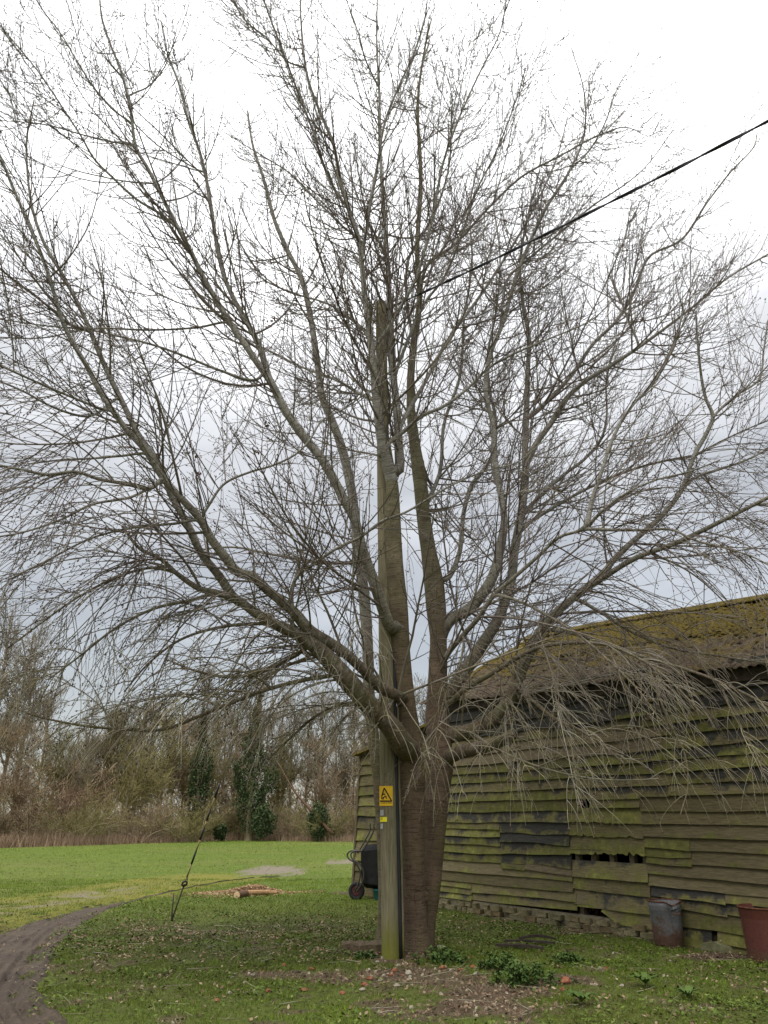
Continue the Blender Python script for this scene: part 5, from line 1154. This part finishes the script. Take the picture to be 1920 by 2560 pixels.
for (n, y0, y1, hh, ww) in ((330000, 6.0, 13.0, (0.015, 0.05), 0.006), (200000, 13.0, 24.0, (0.02, 0.055), 0.010), (130000, 24, 66, (0.02, 0.06), 0.02)):
    x, y = wedge(n, y0, y1, g, 0.66 if y0 < 20 else 0.62)
    p, m = open_ground(x, y, 0.92); clump = fbm(x * 2.6, y * 2.6, 71); big = fbm(x * 0.5, y * 0.5, 75)
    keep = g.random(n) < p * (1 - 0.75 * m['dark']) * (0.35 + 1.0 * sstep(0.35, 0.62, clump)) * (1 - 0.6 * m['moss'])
    keep &= ~((y > edgeY(x) - 0.6))
    x, y, clump, big = x[keep], y[keep], clump[keep], big[keep]; m = {k_: v_[keep] for k_, v_ in m.items()}
    h = hh[0] + (hh[1] - hh[0]) * g.random(len(x)) * (0.5 + clump)
    tn = np.clip(0.32 + (0.12 if y0 < 20 else 0.28) * m['field'] + 0.22 * sstep(9.0, 7.6, y) * sstep(1.5, -0.5, x) + 0.28 * (clump - 0.5) * 2 + 0.35 * (big - 0.5) * 2 + 0.12 * g.normal(size=len(x)) + (g.random(len(x)) < 0.05) * 0.6, 0, 1)
    V, Fq, T = blades(x, y, h, ww * (0.6 + 0.8 * g.random(len(x))), 1.1 if y0 < 20 else 2.2, g, tn); Vb.append(V); Fb.append(Fq + off); Tb.append(T); off += len(V)
gs = obj('grass', np.vstack(Vb), [np.vstack(Fb)], M_grass, None, False, {'tint': np.concatenate(Tb)}); tag(gs, 'short green grass over the yard and field', 'grass', None, 'stuff')
# leafy ground cover under the tree
x, y = wedge(230000, 6.0, 21.0, g); p, m = open_ground(x, y, 0.85); clump = fbm(x * 2.2, y * 2.2, 81); big = fbm(x * .6, y * .6, 83)
lim = sstep(21, 15, y) * (0.25 + 0.75 * np.clip(m['dark'] * 1.4 + sstep(0.45, 0.62, big), 0, 1))
keep = g.random(len(x)) < p * lim * (0.25 + sstep(0.4, 0.62, clump)) * (1 - m['moss'] * .8)
x, y, clump, dk = x[keep], y[keep], clump[keep], m['dark'][keep]; n = len(x)
z = hgt(x, y) + 0.008 + g.random(n) * (0.02 + 0.05 * sstep(0.45, 0.7, clump)); a = g.random(n) * 2 * np.pi; sz = (0.009 + 0.015 * g.random(n)); til = g.normal(size=n) * 0.35
c = np.stack([x, y, z], 1); d1 = np.stack([np.cos(a), np.sin(a), til], 1) * sz[:, None]; d2 = np.stack([-np.sin(a), np.cos(a), g.normal(size=n) * .35], 1) * (sz * 0.62)[:, None]
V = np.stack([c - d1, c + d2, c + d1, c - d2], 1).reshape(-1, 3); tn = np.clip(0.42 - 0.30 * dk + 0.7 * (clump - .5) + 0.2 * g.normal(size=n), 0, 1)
tag(obj('ground_cover', V, [np.arange(4 * n).reshape(-1, 4)], M_cover, None, False, {'tint': np.repeat(tn, 4)}), 'low dark green leafy ground cover under the tree', 'ground cover', None, 'stuff')
# dry grass along the wood edge
n = 26000; x = g.uniform(-48, 14, n); y = edgeY(x) + g.normal(size=n) * 0.9 + 0.6; h = 0.25 + 0.45 * g.random(n) * (0.4 + vn(x * .6, y * 0 + 3, 5)) + 0.5 * sstep(-14, -20, x) * g.random(n)
V, Fq, T = blades(x, y, h, np.full(n, 0.035), 0.5, g, np.clip(0.5 + 0.25 * g.normal(size=n), 0, 1))
tag(obj('dry_grass', V, [Fq], M_straw, None, False, {'tint': T}), 'pinkish tan dry grass fringe between field and wood', 'dry grass', None, 'stuff')
# rubble chips, twig litter
def chips(x, y, sz, g, tint, flat=0.6):
    n = len(x); c = np.stack([x, y, hgt(x, y) + sz * 0.25], 1)
    B = np.array([[-1, -.8, -1], [1, -1, -1], [.8, 1, -1], [-1, .9, -1], [-.7, -.6, 1], [.6, -.7, 1], [.7, .6, 1], [-.6, .7, 1]]) * 0.5
    A = B[None] * (1 + 0.25 * g.normal(size=(n, 8, 3))) * sz[:, None, None] * np.stack([0.8 + .7 * g.random(n), 0.6 + .5 * g.random(n), np.full(n, flat)], 1)[:, None]
    a = g.random(n) * 2 * np.pi; ca, sa_ = np.cos(a)[:, None], np.sin(a)[:, None]
    tl = g.normal(size=n)[:, None] * 0.3
    X_ = A[..., 0] * ca - A[..., 1] * sa_; Y_ = A[..., 0] * sa_ + A[..., 1] * ca; Z_ = A[..., 2] + X_ * tl
    V = (np.stack([X_, Y_, Z_], -1) + c[:, None]).reshape(-1, 3)
    F0 = np.array([[0, 3, 2, 1], [4, 5, 6, 7], [0, 1, 5, 4], [1, 2, 6, 5], [2, 3, 7, 6], [3, 0, 4, 7]])
    return V, (np.arange(n)[:, None, None] * 8 + F0[None]).reshape(-1, 4), np.repeat(tint, 8)
x, y = wedge(110000, 7.0, 13.5, g); m = masks(x, y); keep = (g.random(len(x)) < m['soil'] * 0.30 + 0.004 * (y < 11)) & (m['track'] < .5); x, y = x[keep], y[keep]
V, Fq, T = chips(x, y, 0.007 + 0.030 * g.random(len(x))**3, g, np.clip(g.random(len(x))**1.1 * 0.9 + 0.1 * (g.random(len(x)) < .1), 0, 1))
tag(obj('rubble', V, [Fq], M_rubble, None, False, {'tint': T}), 'scattered pale stone and brick chips on bare soil by the pole', 'rubble', None, 'stuff')
n = 900; x, y = wedge(n, 7.5, 14, g); m = masks(x, y); keep = g.random(n) < 0.25 + 0.75 * np.maximum(m['soil'], m['dark']); keep &= m['track'] < .5; x, y = x[keep], y[keep]; n = len(x)
a = g.random(n) * np.pi * 2; L = 0.06 + 0.3 * g.random(n)**2; t = np.linspace(-.5, .5, 4); bend = g.normal(size=n) * 0.25
Q = np.stack([x[:, None] + np.cos(a)[:, None] * t * L[:, None] - np.sin(a)[:, None] * (bend * L)[:, None] * t**2, y[:, None] + np.sin(a)[:, None] * t * L[:, None] + np.cos(a)[:, None] * (bend * L)[:, None] * t**2, (hgt(x, y) + 0.02 + 0.02 * g.random(n))[:, None] + g.normal(size=n)[:, None] * 0.03 * t], -1)
V, Fq, _ = tubes(Q, (0.002 + 0.003 * g.random(n))[:, None] * np.linspace(1, .5, 4)[None], 4); tag(obj('twig_litter', V, [Fq], M_twig, None, True), 'fallen thin twigs littering the ground under the tree', 'twigs', None, 'stuff')
x, y = wedge(90000, 6.5, 15.5, g); m = masks(x, y); cl = fbm(x * 1.8, y * 1.8, 95)
keep = (m['track'] < .5) & (g.random(len(x)) < (0.10 + 0.5 * m['dark'] + 0.25 * m['soil']) * sstep(0.34, 0.62, cl)); s_, o_ = wall_so(x, y); keep &= ~((o_ > -0.1) & (s_ > -3.5)); x, y = x[keep], y[keep]; n = len(x)
a = g.random(n) * 6.28; sz = 0.010 + 0.016 * g.random(n); c = np.stack([x, y, hgt(x, y) + 0.018 + 0.02 * g.random(n)], 1)
d1 = np.stack([np.cos(a), np.sin(a), g.normal(size=n) * .35], 1) * sz[:, None]; d2 = np.stack([-np.sin(a), np.cos(a), g.normal(size=n) * .35], 1) * (sz * .6)[:, None]
V = np.stack([c - d1, c + d2, c + d1, c - d2], 1).reshape(-1, 3)
tag(obj('leaf_scatter', V, [np.arange(4 * n).reshape(-1, 4)], M_straw, None, False, {'tint': np.repeat(np.clip(g.random(n)**2 * 1.0 - 0.1, 0, 1), 4)}), 'thin scatter of brown dead leaves over the grass under the tree', 'dead leaves', None, 'stuff')
# withered grass stems over the soil
x, y = wedge(120000, 7.0, 14, g); m = masks(x, y); keep = (m['track'] < .5) & (g.random(len(x)) < 0.03 + 0.40 * m['soil'] * sstep(0.30, 0.6, fbm(x * 2, y * 2, 91))); x, y = x[keep], y[keep]
V, Fq, T = blades(x, y, 0.02 + 0.05 * g.random(len(x)), np.full(len(x), 0.005), 2.2, g, g.random(len(x)) * 0.9)
tag(obj('withered_grass', V, [Fq], M_straw, None, False, {'tint': T}), 'withered straw-coloured grass over the bare soil', 'dry grass', None, 'stuff')
x, y = wedge(40000, 7.0, 18, g); keep = inpoly(x, y, track_poly) & (g.random(len(x)) < 0.22); x, y = x[keep], y[keep]
V, Fq, T = chips(x, y, 0.006 + 0.020 * g.random(len(x))**3, g, np.clip(g.random(len(x)) * 0.85, 0, 1)); V[:, 2] += 0.028
tag(obj('track_grit', V, [Fq], M_rubble, None, False, {'tint': T}), 'grit and small stones lying on the dirt track', 'grit', None, 'stuff')
# single larger pieces
rock_id = [0]
def rock(name, u, v, sx, sz, mat, label, group=None, cat='stone'):
    c = ground(u, v); m = MB(); g_ = np.random.default_rng(1000 + rock_id[0]); rock_id[0] += 1
    n1, n2 = 8, 4; V = []
    for i in range(1, n2):
        for j in range(n1):
            th_, ph = math.pi * i / n2, 2 * math.pi * j / n1; k_ = 0.75 + 0.5 * g_.random()
            V.append((sx * .5 * k_ * math.sin(th_) * math.cos(ph), sx * .42 * k_ * math.sin(th_) * math.sin(ph), sz * .5 * k_ * math.cos(th_)))
    V += [(0, 0, sz * .5), (0, 0, -sz * .5)]; r = n2 - 1
    F4 = [[(i + 1) * n1 + j, (i + 1) * n1 + (j + 1) % n1, i * n1 + (j + 1) % n1, i * n1 + j] for i in range(r - 1) for j in range(n1)]
    F3 = [[r * n1, j, (j + 1) % n1] for j in range(n1)] + [[r * n1 + 1, (r - 1) * n1 + (j + 1) % n1, (r - 1) * n1 + j] for j in range(n1)]
    m.add(V, F4, F3); o = m.build(name, mat); o.location = (c[0], c[1], float(hgt(c[0], c[1])) + sz * 0.28); o.rotation_euler = (0, 0, g_.random() * 6); return tag(o, label, cat, group)
rock('brick_piece', 1413, 2462, 0.13, 0.09, M_redbrick, 'largest broken orange brick piece, on bare soil at the right', None, 'brick')
rock('stone', 1022, 2438, 0.11, 0.07, M_stone, 'largest pale stone in the rubble in front of the pole', None, 'stone')
rock('stone', 1103, 2377, 0.16, 0.06, M_stone, 'flat pale stone against the right side of the tree base', None, 'stone')
for u, v in ((986, 2427), (978, 2436), (924, 2452), (1006, 2441), (1107, 2427), (1153, 2432), (1182, 2424), (671, 2483), (856, 2480), (761, 2476), (1172, 2395), (911, 2463), (540, 2500), (1406, 2480), (778, 2427), (710, 2421)):
    rock('brick_piece', u, v, random.uniform(.05, .085), random.uniform(.03, .05), M_redbrick, 'small broken orange brick piece among the rubble by the pole', 'brick pieces in the rubble', 'brick')
for u, v in ((996, 2412), (943, 2405), (951, 2452), (1113, 2426), (1190, 2440), (1025, 2447), (906, 2474), (991, 2466), (1103, 2489), (1028, 2518), (633, 2439), (574, 2485), (1500, 2425), (1555, 2470)):
    rock('stone', u, v, random.uniform(.04, .075), random.uniform(.03, .045), M_stone, 'small pale stone among the rubble by the pole', 'pale stones in the rubble', 'stone')

# ------------------------------------------------------------------ things in the yard
# galvanised bin
bc = ground(1674, 2367); bn = empty('dustbin', (bc[0], bc[1], float(hgt(bc[0], bc[1])) - 0.02)); tag(bn, 'dented galvanised dustbin with rusty lower half against the barn wall', 'dustbin')
wob = lambda a: 0.02 * np.sin(2 * a + 1) + 0.015 * np.sin(5 * a)
prof = [(0.185, 0.0), (0.190, 0.02), (0.182, 0.05), (0.192, 0.08), (0.20, 0.30), (0.207, 0.47), (0.214, 0.485), (0.208, 0.50), (0.215, 0.515), (0.210, 0.53), (0.214, 0.58), (0.207, 0.58), (0.20, 0.47), (0.185, 0.05), (0.001, 0.05)]
m = MB().lathe(prof, 36, wob); V = np.vstack(m.V); fr = (V[:, 1] < -0.08) & (V[:, 2] > 0.42)
V[:, 1] += np.where(V[:, 2] > 0.45, 0.05 * np.exp(-((V[:, 0] - 0.05) / 0.07)**2) * (V[:, 1] < 0), 0); V[:, 2] -= np.where(V[:, 2] > 0.5, 0.05 * np.exp(-((V[:, 0] - 0.05) / 0.06)**2) * (V[:, 1] < 0), 0)
m.V = [V]; m.build('body', M_bin, bn, True)
a = np.linspace(0, 2 * np.pi, 37); m = MB(); rw_ = 0.214 * (1 + wob(a)); P = np.stack([rw_ * np.cos(a), rw_ * np.sin(a), np.full(37, .582)], 1)
dn_ = np.exp(-((P[:, 0] - 0.05) / 0.07)**2) * (P[:, 1] < 0); P[:, 1] += 0.05 * dn_; P[:, 2] -= 0.05 * dn_
m.tube(P, 0.009, 8, False); m.build('rim', M_rust_rim, bn, True)
for sx in (0.07, ):
    MB().tube([(sx - .05, -0.205, 0.46), (sx - .045, -0.225, 0.44), (sx + .045, -0.225, 0.44), (sx + .05, -0.205, 0.46)], 0.007, 7).build('handle', M_rust_rim, bn, True)
# red rusty incinerator bin
rc = ground(1938, 2404); rb = empty('red_bin', (rc[0], rc[1], float(hgt(rc[0], rc[1])) - 0.02)); rb.scale = (1, 1, 0.83); tag(rb, 'tapered red rusty metal bin with punched holes at the right edge', 'bin')
prof = [(0.292, 0.0), (0.293, 0.06), (0.302, 0.35), (0.311, 0.60), (0.313, 0.62), (0.316, 0.63), (0.322, 0.74), (0.326, 0.75), (0.322, 0.755), (0.312, 0.74), (0.305, 0.60), (0.245, 0.04), (0.001, 0.04)]
MB().lathe(prof, 40, lambda a: 0.012 * np.sin(3 * a + .4) + 0.008 * np.sin(7 * a)).build('body', M_redbin, rb, True)
m = MB().lathe([(0.326, 0.735), (0.333, 0.74), (0.336, 0.752), (0.330, 0.762), (0.322, 0.755)], 40); m.build('rim_band', M_rust_rim, rb, True)
for i, (an, zc) in enumerate(((-2.10, 0.20), (-1.90, 0.17), (-2.02, 0.07), (-1.8, 0.06), (-1.62, 0.19), (-2.3, 0.1))):
    r0_ = 0.292 + zc * 0.03 + 0.001; c = np.array([r0_ * math.cos(an), r0_ * math.sin(an), zc]); d = np.array([math.cos(an), math.sin(an), 0.0])
    MB().tube([c - d * 0.01, c + d * 0.002], 0.012, 10).build('punched_hole', M_black, rb)
# dead stalks and dark leaf litter between the bins
x = rng.normal(size=900) * 0.28; y = rng.normal(size=900) * 0.13; c = ground(1790, 2392); V, Fq, T = chips(c[0] + x, c[1] + y, 0.01 + 0.03 * rng.random(900), rng, rng.random(900) * 0.5, 0.4)
tag(obj('leaf_litter', V, [Fq], M_rubble, None, False, {'tint': T}), 'dark heap of wet leaf litter between the two bins', 'leaf litter', None, 'stuff')
sk = empty('dead_stalks', tuple(ground(1820, 2378))); tag(sk, 'few pale broken plant stalks between the two bins', 'stalks')
for (x0, h0, bx) in ((-.08, .20, .06), (.02, .24, .10), (.05, .22, -.05), (-.02, .15, -.06)):
    MB().tube(spline([(x0, 0, -0.02), (x0 + bx * .5, -0.02, h0), (x0 + bx * 1.4, -.04, h0 * .7)], 8), np.linspace(.012, .006, 8), 6).build('stalk', M_stone, sk, True)
# wheelbarrow stood on its nose against the lean-to
wc = ground(893, 2251); wb = empty('wheelbarrow', (wc[0], wc[1], 0.0), R(-30)); tag(wb, 'black wheelbarrow stood upright on its wheel against the lean-to', 'wheelbarrow')
wl = link(bpy.data.objects.new('wheel', make_mesh('wheel', *(lambda m: (np.vstack(m.V), [np.vstack(m.F4)]))(MB().lathe([(0.10, -0.012), (0.105, -0.022), (0.08, -0.02), (0.03, -0.03), (0.03, 0.03), (0.08, 0.02), (0.105, 0.022), (0.10, 0.012)], 24)), M_hub, True)), wb)
wl.location = (-0.02, 0, 0.175); wl.rotation_euler = (R(90), 0, R(14))
m = MB(); a = np.linspace(0, 2 * np.pi, 29); V = []; k_ = 12; nn = 28
for i in range(nn):
    for j in range(k_):
        t = 2 * math.pi * j / k_; rr0 = 0.135 + 0.042 * math.cos(t); V.append((rr0 * math.cos(a[i]), rr0 * math.sin(a[i]), 0.042 * math.sin(t)))
m.add(V, [[i * k_ + j, ((i + 1) % nn) * k_ + j, ((i + 1) % nn) * k_ + (j + 1) % k_, i * k_ + (j + 1) % k_] for i in range(nn) for j in range(k_)]); m.build('tyre', M_tyre, wl, True)
# tray: bottom panel faces the viewer, rim against the wall
def rect(x, y0, y1, z0, z1): return [(x, y0, z0), (x, y1, z0), (x, y1, z1), (x, y0, z1)]
bot = np.array([(0.14, -.07, .34), (0.48, 0.0, .30), (0.50, 0.0, .98), (0.12, -.07, .94)]); rim = np.array([(0.06, .26, .22), (0.62, .30, .20), (0.64, .30, 1.10), (0.02, .26, 1.06)])
m = MB(); inn = bot + [0, .012, 0]; m.add(np.vstack([bot, rim, inn, rim]), [[0, 1, 2, 3], [4, 5, 1, 0], [5, 6, 2, 1], [6, 7, 3, 2], [7, 4, 0, 3], [11, 10, 9, 8]]); m.build('tray', M_tray, wb)
for sx in (0.0, 1.0):
    o_ = np.array([0.12 * sx + 0.0, -0.05 * sx, 0])
    m = MB(); m.tube(spline([np.array([-0.02, -0.06, .175]) + o_ * .6, np.array([0.10, -.08, .40]) + o_, np.array([0.115, -.09, .56]) + o_, np.array([0.02, -.14, .72]) + o_, np.array([-.12, -.17, .80]) + o_, np.array([-0.155, -.17, .88]) + o_, np.array([-.09, -.16, .94]) + o_, np.array([.10, -.10, .95]) + o_], 36), 0.017, 10); m.build('leg_tube', M_tubeframe, wb, True)
    m = MB(); m.tube(spline([np.array([.06, -.10, .90]) + o_, np.array([.14, -.09, 1.02]) + o_, np.array([.26, -.06, 1.22]) + o_, np.array([.32, -.04, 1.34]) + o_, np.array([.325, -.04, 1.50]) + o_], 20), 0.016, 10); m.build('handle', M_tubeframe, wb, True)
MB().tube([(-0.02, -.1, .175), (-0.02, .07, .175)], 0.012, 8).build('axle', M_tubeframe, wb)
# teal tub half hidden behind the pole
tcn = ground(955, 2252); tb2 = empty('teal_tub', (tcn[0], tcn[1], 0)); tag(tb2, 'teal plastic tub half hidden behind the pole near the wheelbarrow', 'tub')
MB().lathe([(0.13, 0), (0.15, 0.02), (0.19, 0.20), (0.205, 0.205), (0.205, 0.22), (0.185, 0.21), (0.14, 0.03), (0.001, 0.03)], 24).build('body', M_teal, tb2, True)
# rotten timber baulk beside the pole foot
c = ground(880, 2385); lg = empty('timber_baulk', (c[0], c[1], 0), R(-6)); tag(lg, 'short rotten timber block lying left of the pole foot', 'timber')
m = MB(); n = 9; V = []
for i in range(n):
    x = -0.14 + 0.52 * i / (n - 1)
    for (yy, zc) in ((-0.12, 0.0), (0.14, 0.0), (0.15, 0.165), (0.02, 0.19), (-0.10, 0.16)):
        V.append((x + random.uniform(-.012, .012) + (0.05 * zc if i == 0 else 0), yy + random.uniform(-.015, .015), zc + random.uniform(-.015, .015) - 0.04))
m.add(V, [[i * 5 + j, (i + 1) * 5 + j, (i + 1) * 5 + (j + 1) % 5, i * 5 + (j + 1) % 5] for i in range(n - 1) for j in range(5)], [[0, 2, 1], [0, 3, 2], [0, 4, 3]]); m.build('block', M_oldwood, lg)
sl = MB(); sl.tube([(-.22, -.10, 0.0), (-.13, -.11, .10)], 0.010, 6); sl.build('splinter', M_stud, lg)
# sawn log and wood chips
c = ground(592, 2246); lo = empty('sawn_log', (c[0], c[1], 0.0), R(62)); tag(lo, 'short sawn log with pale cut end in the wood chips', 'log')
P = np.array([(0, 0, 0.06), (0.15, 0, 0.062), (0.34, 0.02, 0.065)]); MB().tube(spline(P, 8), [0.083, .08, .078, .08, .082, .08, .078, .075], 16).build('bark', M_log, lo, True)
MB().tube([(-0.004, 0, .06), (0.01, 0, .06)], 0.076, 16).build('cut_end', simple('fresh_cut_wood', (0.58, 0.42, 0.24), 0.8, 0.2, 30), lo)
c = ground(640, 2240); lo2 = empty('split_log', (c[0], c[1], 0.0), R(10)); tag(lo2, 'split pale branch lying right of the sawn log', 'log')
MB().tube(spline([(-.2, 0, .06), (0.1, 0.01, .07), (.45, .05, .05)], 8), np.linspace(.06, .045, 8), 10).build('branch', simple('split_wood', (0.34, 0.20, 0.10), 0.85, 0.3, 20), lo2)
cs = []
for (u, v, rx, ry, n, hh) in ((628, 2231, .75, .40, 1900, .11), (668, 2231, 1.0, .4, 1200, .05), (530, 2232, .45, .4, 600, .04), (590, 2238, 1.3, .7, 500, .0)):
    c = ground(u, v); cs.append(np.stack([c[0] + rng.normal(size=n) * rx * .45, c[1] + rng.normal(size=n) * ry * .45, np.full(n, hh)], 1))
cs = np.vstack(cs); V, Fq, T = chips(cs[:, 0], cs[:, 1], 0.016 + 0.030 * rng.random(len(cs)), rng, rng.random(len(cs)), 0.35)
lift = np.repeat(cs[:, 2] * np.exp(-((cs[:, 0] - ground(630, 2232)[0]) / .5)**2) * rng.random(len(cs)) * 1.4, 8); V[:, 2] += lift
tag(obj('wood_chips', V, [Fq], M_chips, None, False, {'tint': T}), 'orange brown wood chips heaped round the sawn log', 'wood chips', None, 'stuff')
# old planks in the grass in front of the barn
for i, (u, v, L, rz, w_, lab) in enumerate(((1300, 2383, 0.62, -22, .07, 'nearest dark rotten plank lying in the grass before the barn'), (1325, 2372, 0.66, -18, .06, 'middle dark rotten plank lying in the grass before the barn'), (1345, 2363, 0.5, -8, .08, 'farthest curved dark plank lying in the grass before the barn'))):
    c = ground(u, v); m = MB(); n = 7; V = []
    for j in range(n):
        t = j / (n - 1) - .5
        for (yy, zc) in ((-1, 0), (1, 0), (1, 1), (-1, 1)): V.append((t * L, yy * w_ / 2 * (1 - .25 * (abs(t) > .45)), 0.03 + zc * .03 + (0.04 if i == 2 else .012) * (1 - 4 * t * t) + random.uniform(-.005, .005)))
    m.add(V, [[j * 4 + q_, (j + 1) * 4 + q_, (j + 1) * 4 + (q_ + 1) % 4, j * 4 + (q_ + 1) % 4] for j in range(n - 1) for q_ in range(4)] + [[3, 2, 1, 0], [(n - 1) * 4, (n - 1) * 4 + 1, (n - 1) * 4 + 2, (n - 1) * 4 + 3]])
    o = m.build('plank', M_dark); o.location = (c[0], c[1], float(hgt(c[0], c[1]))); o.rotation_euler = (0, 0, R(rz)); tag(o, lab, 'plank', 'old planks in the grass')
# stick by the plinth
c = ground(1520, 2340); stk = MB().tube(spline([(-.35, 0, .03), (0, .02, .045), (.38, -.01, .03)], 10), np.linspace(.016, .011, 10), 7).build('stick', M_stud, None, True); stk.location = tuple(c); stk.rotation_euler = (0, 0, R(-8)); tag(stk, 'straight brown stick lying below the brick plinth', 'stick')
# plants
def nettle(u, v, w_, h_, n, seed, label, mat=M_nettle, ls=0.022):
    g_ = np.random.default_rng(seed); c = ground(u, v); o = empty('nettle_patch', (c[0], c[1], float(hgt(c[0], c[1])))); tag(o, label, 'nettles')
    ns = 46; bx = g_.normal(size=(ns, 2)) * [w_ * .24, w_ * .17]; hs = h_ * (0.5 + 0.5 * g_.random(ns)) * np.exp(-(bx[:, 0] / (w_ * .6))**2)
    Q = np.stack([np.stack([bx[:, 0] + g_.normal(size=ns) * .02 * t, bx[:, 1] + g_.normal(size=ns) * .02 * t, hs * t - .02], 1) for t in np.linspace(0, 1, 4)], 1)
    V, Fq, _ = tubes(Q, np.full((ns, 4), .003), 4); obj('stems', V, [Fq], M_nettle, o, True, {'tint': np.full(len(V), .3)})
    idx = g_.integers(0, ns, n); t = np.sqrt(g_.random(n)) * 1.0; p = np.stack([bx[idx, 0], bx[idx, 1], hs[idx] * t], 1)
    a = g_.random(n) * 2 * np.pi; sz = ls * (0.6 + .8 * g_.random(n)); d = np.stack([np.cos(a), np.sin(a), -.25 + .3 * g_.normal(size=n)], 1); e_ = np.stack([-np.sin(a), np.cos(a), .3 * g_.normal(size=n)], 1)
    s1 = sz[:, None]
    V = np.stack([p, p + d * s1 * 0.8 + e_ * s1 * .55, p + d * s1 * 2.0 - [0, 0, .004], p + d * s1 * .8 - e_ * s1 * .55], 1).reshape(-1, 3)
    tag(obj('foliage', V, [np.arange(4 * n).reshape(-1, 4)], mat, o, False, {'tint': np.repeat(np.clip(.2 + .6 * t + .15 * g_.normal(size=n), 0, 1), 4)}), kind='stuff')
nettle(1105, 2410, 0.75, 0.17, 900, 61, 'dark green nettle patch at the foot of the tree trunk')
nettle(1315, 2462, 0.70, 0.24, 1100, 62, 'largest dark nettle patch in front of the planks')
nettle(1250, 2430, 0.55, 0.18, 650, 63, 'nettle patch left of the largest one, below the planks')
nettle(1420, 2412, 0.45, 0.14, 450, 64, 'small nettle patch right of the old planks')
nettle(915, 2395, 0.35, 0.09, 220, 65, 'small bright weed tuft left of the pole foot')
def dock(u, v, s_, seed, label):
    g_ = np.random.default_rng(seed); c = ground(u, v); o = empty('dock_plant', (c[0], c[1], float(hgt(c[0], c[1])))); tag(o, label, 'dock plant')
    for i in range(10):
        a = i * 2.4 + g_.random() * .5; L = s_ * (0.7 + .5 * g_.random()); W = L * .32; n = 6; V = []
        for j in range(n):
            t = j / (n - 1); w2 = W * (math.sin(math.pi * min(1, t * .92 + .08))**.7) * .5; x = L * t; zc = 0.03 + L * .55 * math.sin(t * 2.2) * (0.6 + .3 * g_.random())
            for sgn_ in (-1, 0, 1): V.append((x * math.cos(a) - sgn_ * w2 * math.sin(a), x * math.sin(a) + sgn_ * w2 * math.cos(a), zc + abs(sgn_) * w2 * .35))
        obj('leaf', V, [np.array([[j * 3 + q_, j * 3 + q_ + 1, j * 3 + q_ + 4, j * 3 + q_ + 3] for j in range(n - 1) for q_ in (0, 1)])], M_nettle, o, True, {'tint': np.full(len(V), .55 + .4 * g_.random())})
dock(1615, 2472, 0.16, 71, 'bright green dock plant right of the orange brick piece')
dock(1455, 2515, 0.15, 72, 'broad-leaved dock plant near the bottom edge, nearest the camera')
dock(1720, 2500, 0.13, 73, 'low dock plant nearest the right edge of the grass')
# bramble / dry tuft by the plinth
c = ground(1478, 2316); o = empty('dry_tuft', (c[0], c[1], 0)); tag(o, 'dry tangled grass tuft against the brick plinth', 'dry grass')
n = 420; x = rng.normal(size=n) * .16; y = rng.normal(size=n) * .08; a = rng.random(n) * 6.28; h = .10 + .22 * rng.random(n); p = np.stack([x, y, 0 * x - .01], 1); d = np.stack([np.cos(a), np.sin(a), 0 * a], 1) * .006; b = rng.random(n) * 6.28
tip = p + np.stack([np.cos(b) * h * .7, np.sin(b) * h * .5, h], 1); mid = (p + tip) / 2 + [0, 0, .03]
V = np.stack([p - d, p + d, mid + d, mid - d, tip], 1).reshape(-1, 3); k5 = np.arange(n)[:, None] * 5
tag(obj('blades', V, [k5 + np.array([[0, 1, 2, 3]]), k5 + np.array([[3, 2, 4]])], M_straw, o, False, {'tint': np.repeat(np.clip(rng.random(n) * .6, 0, 1), 5)}), kind='stuff')
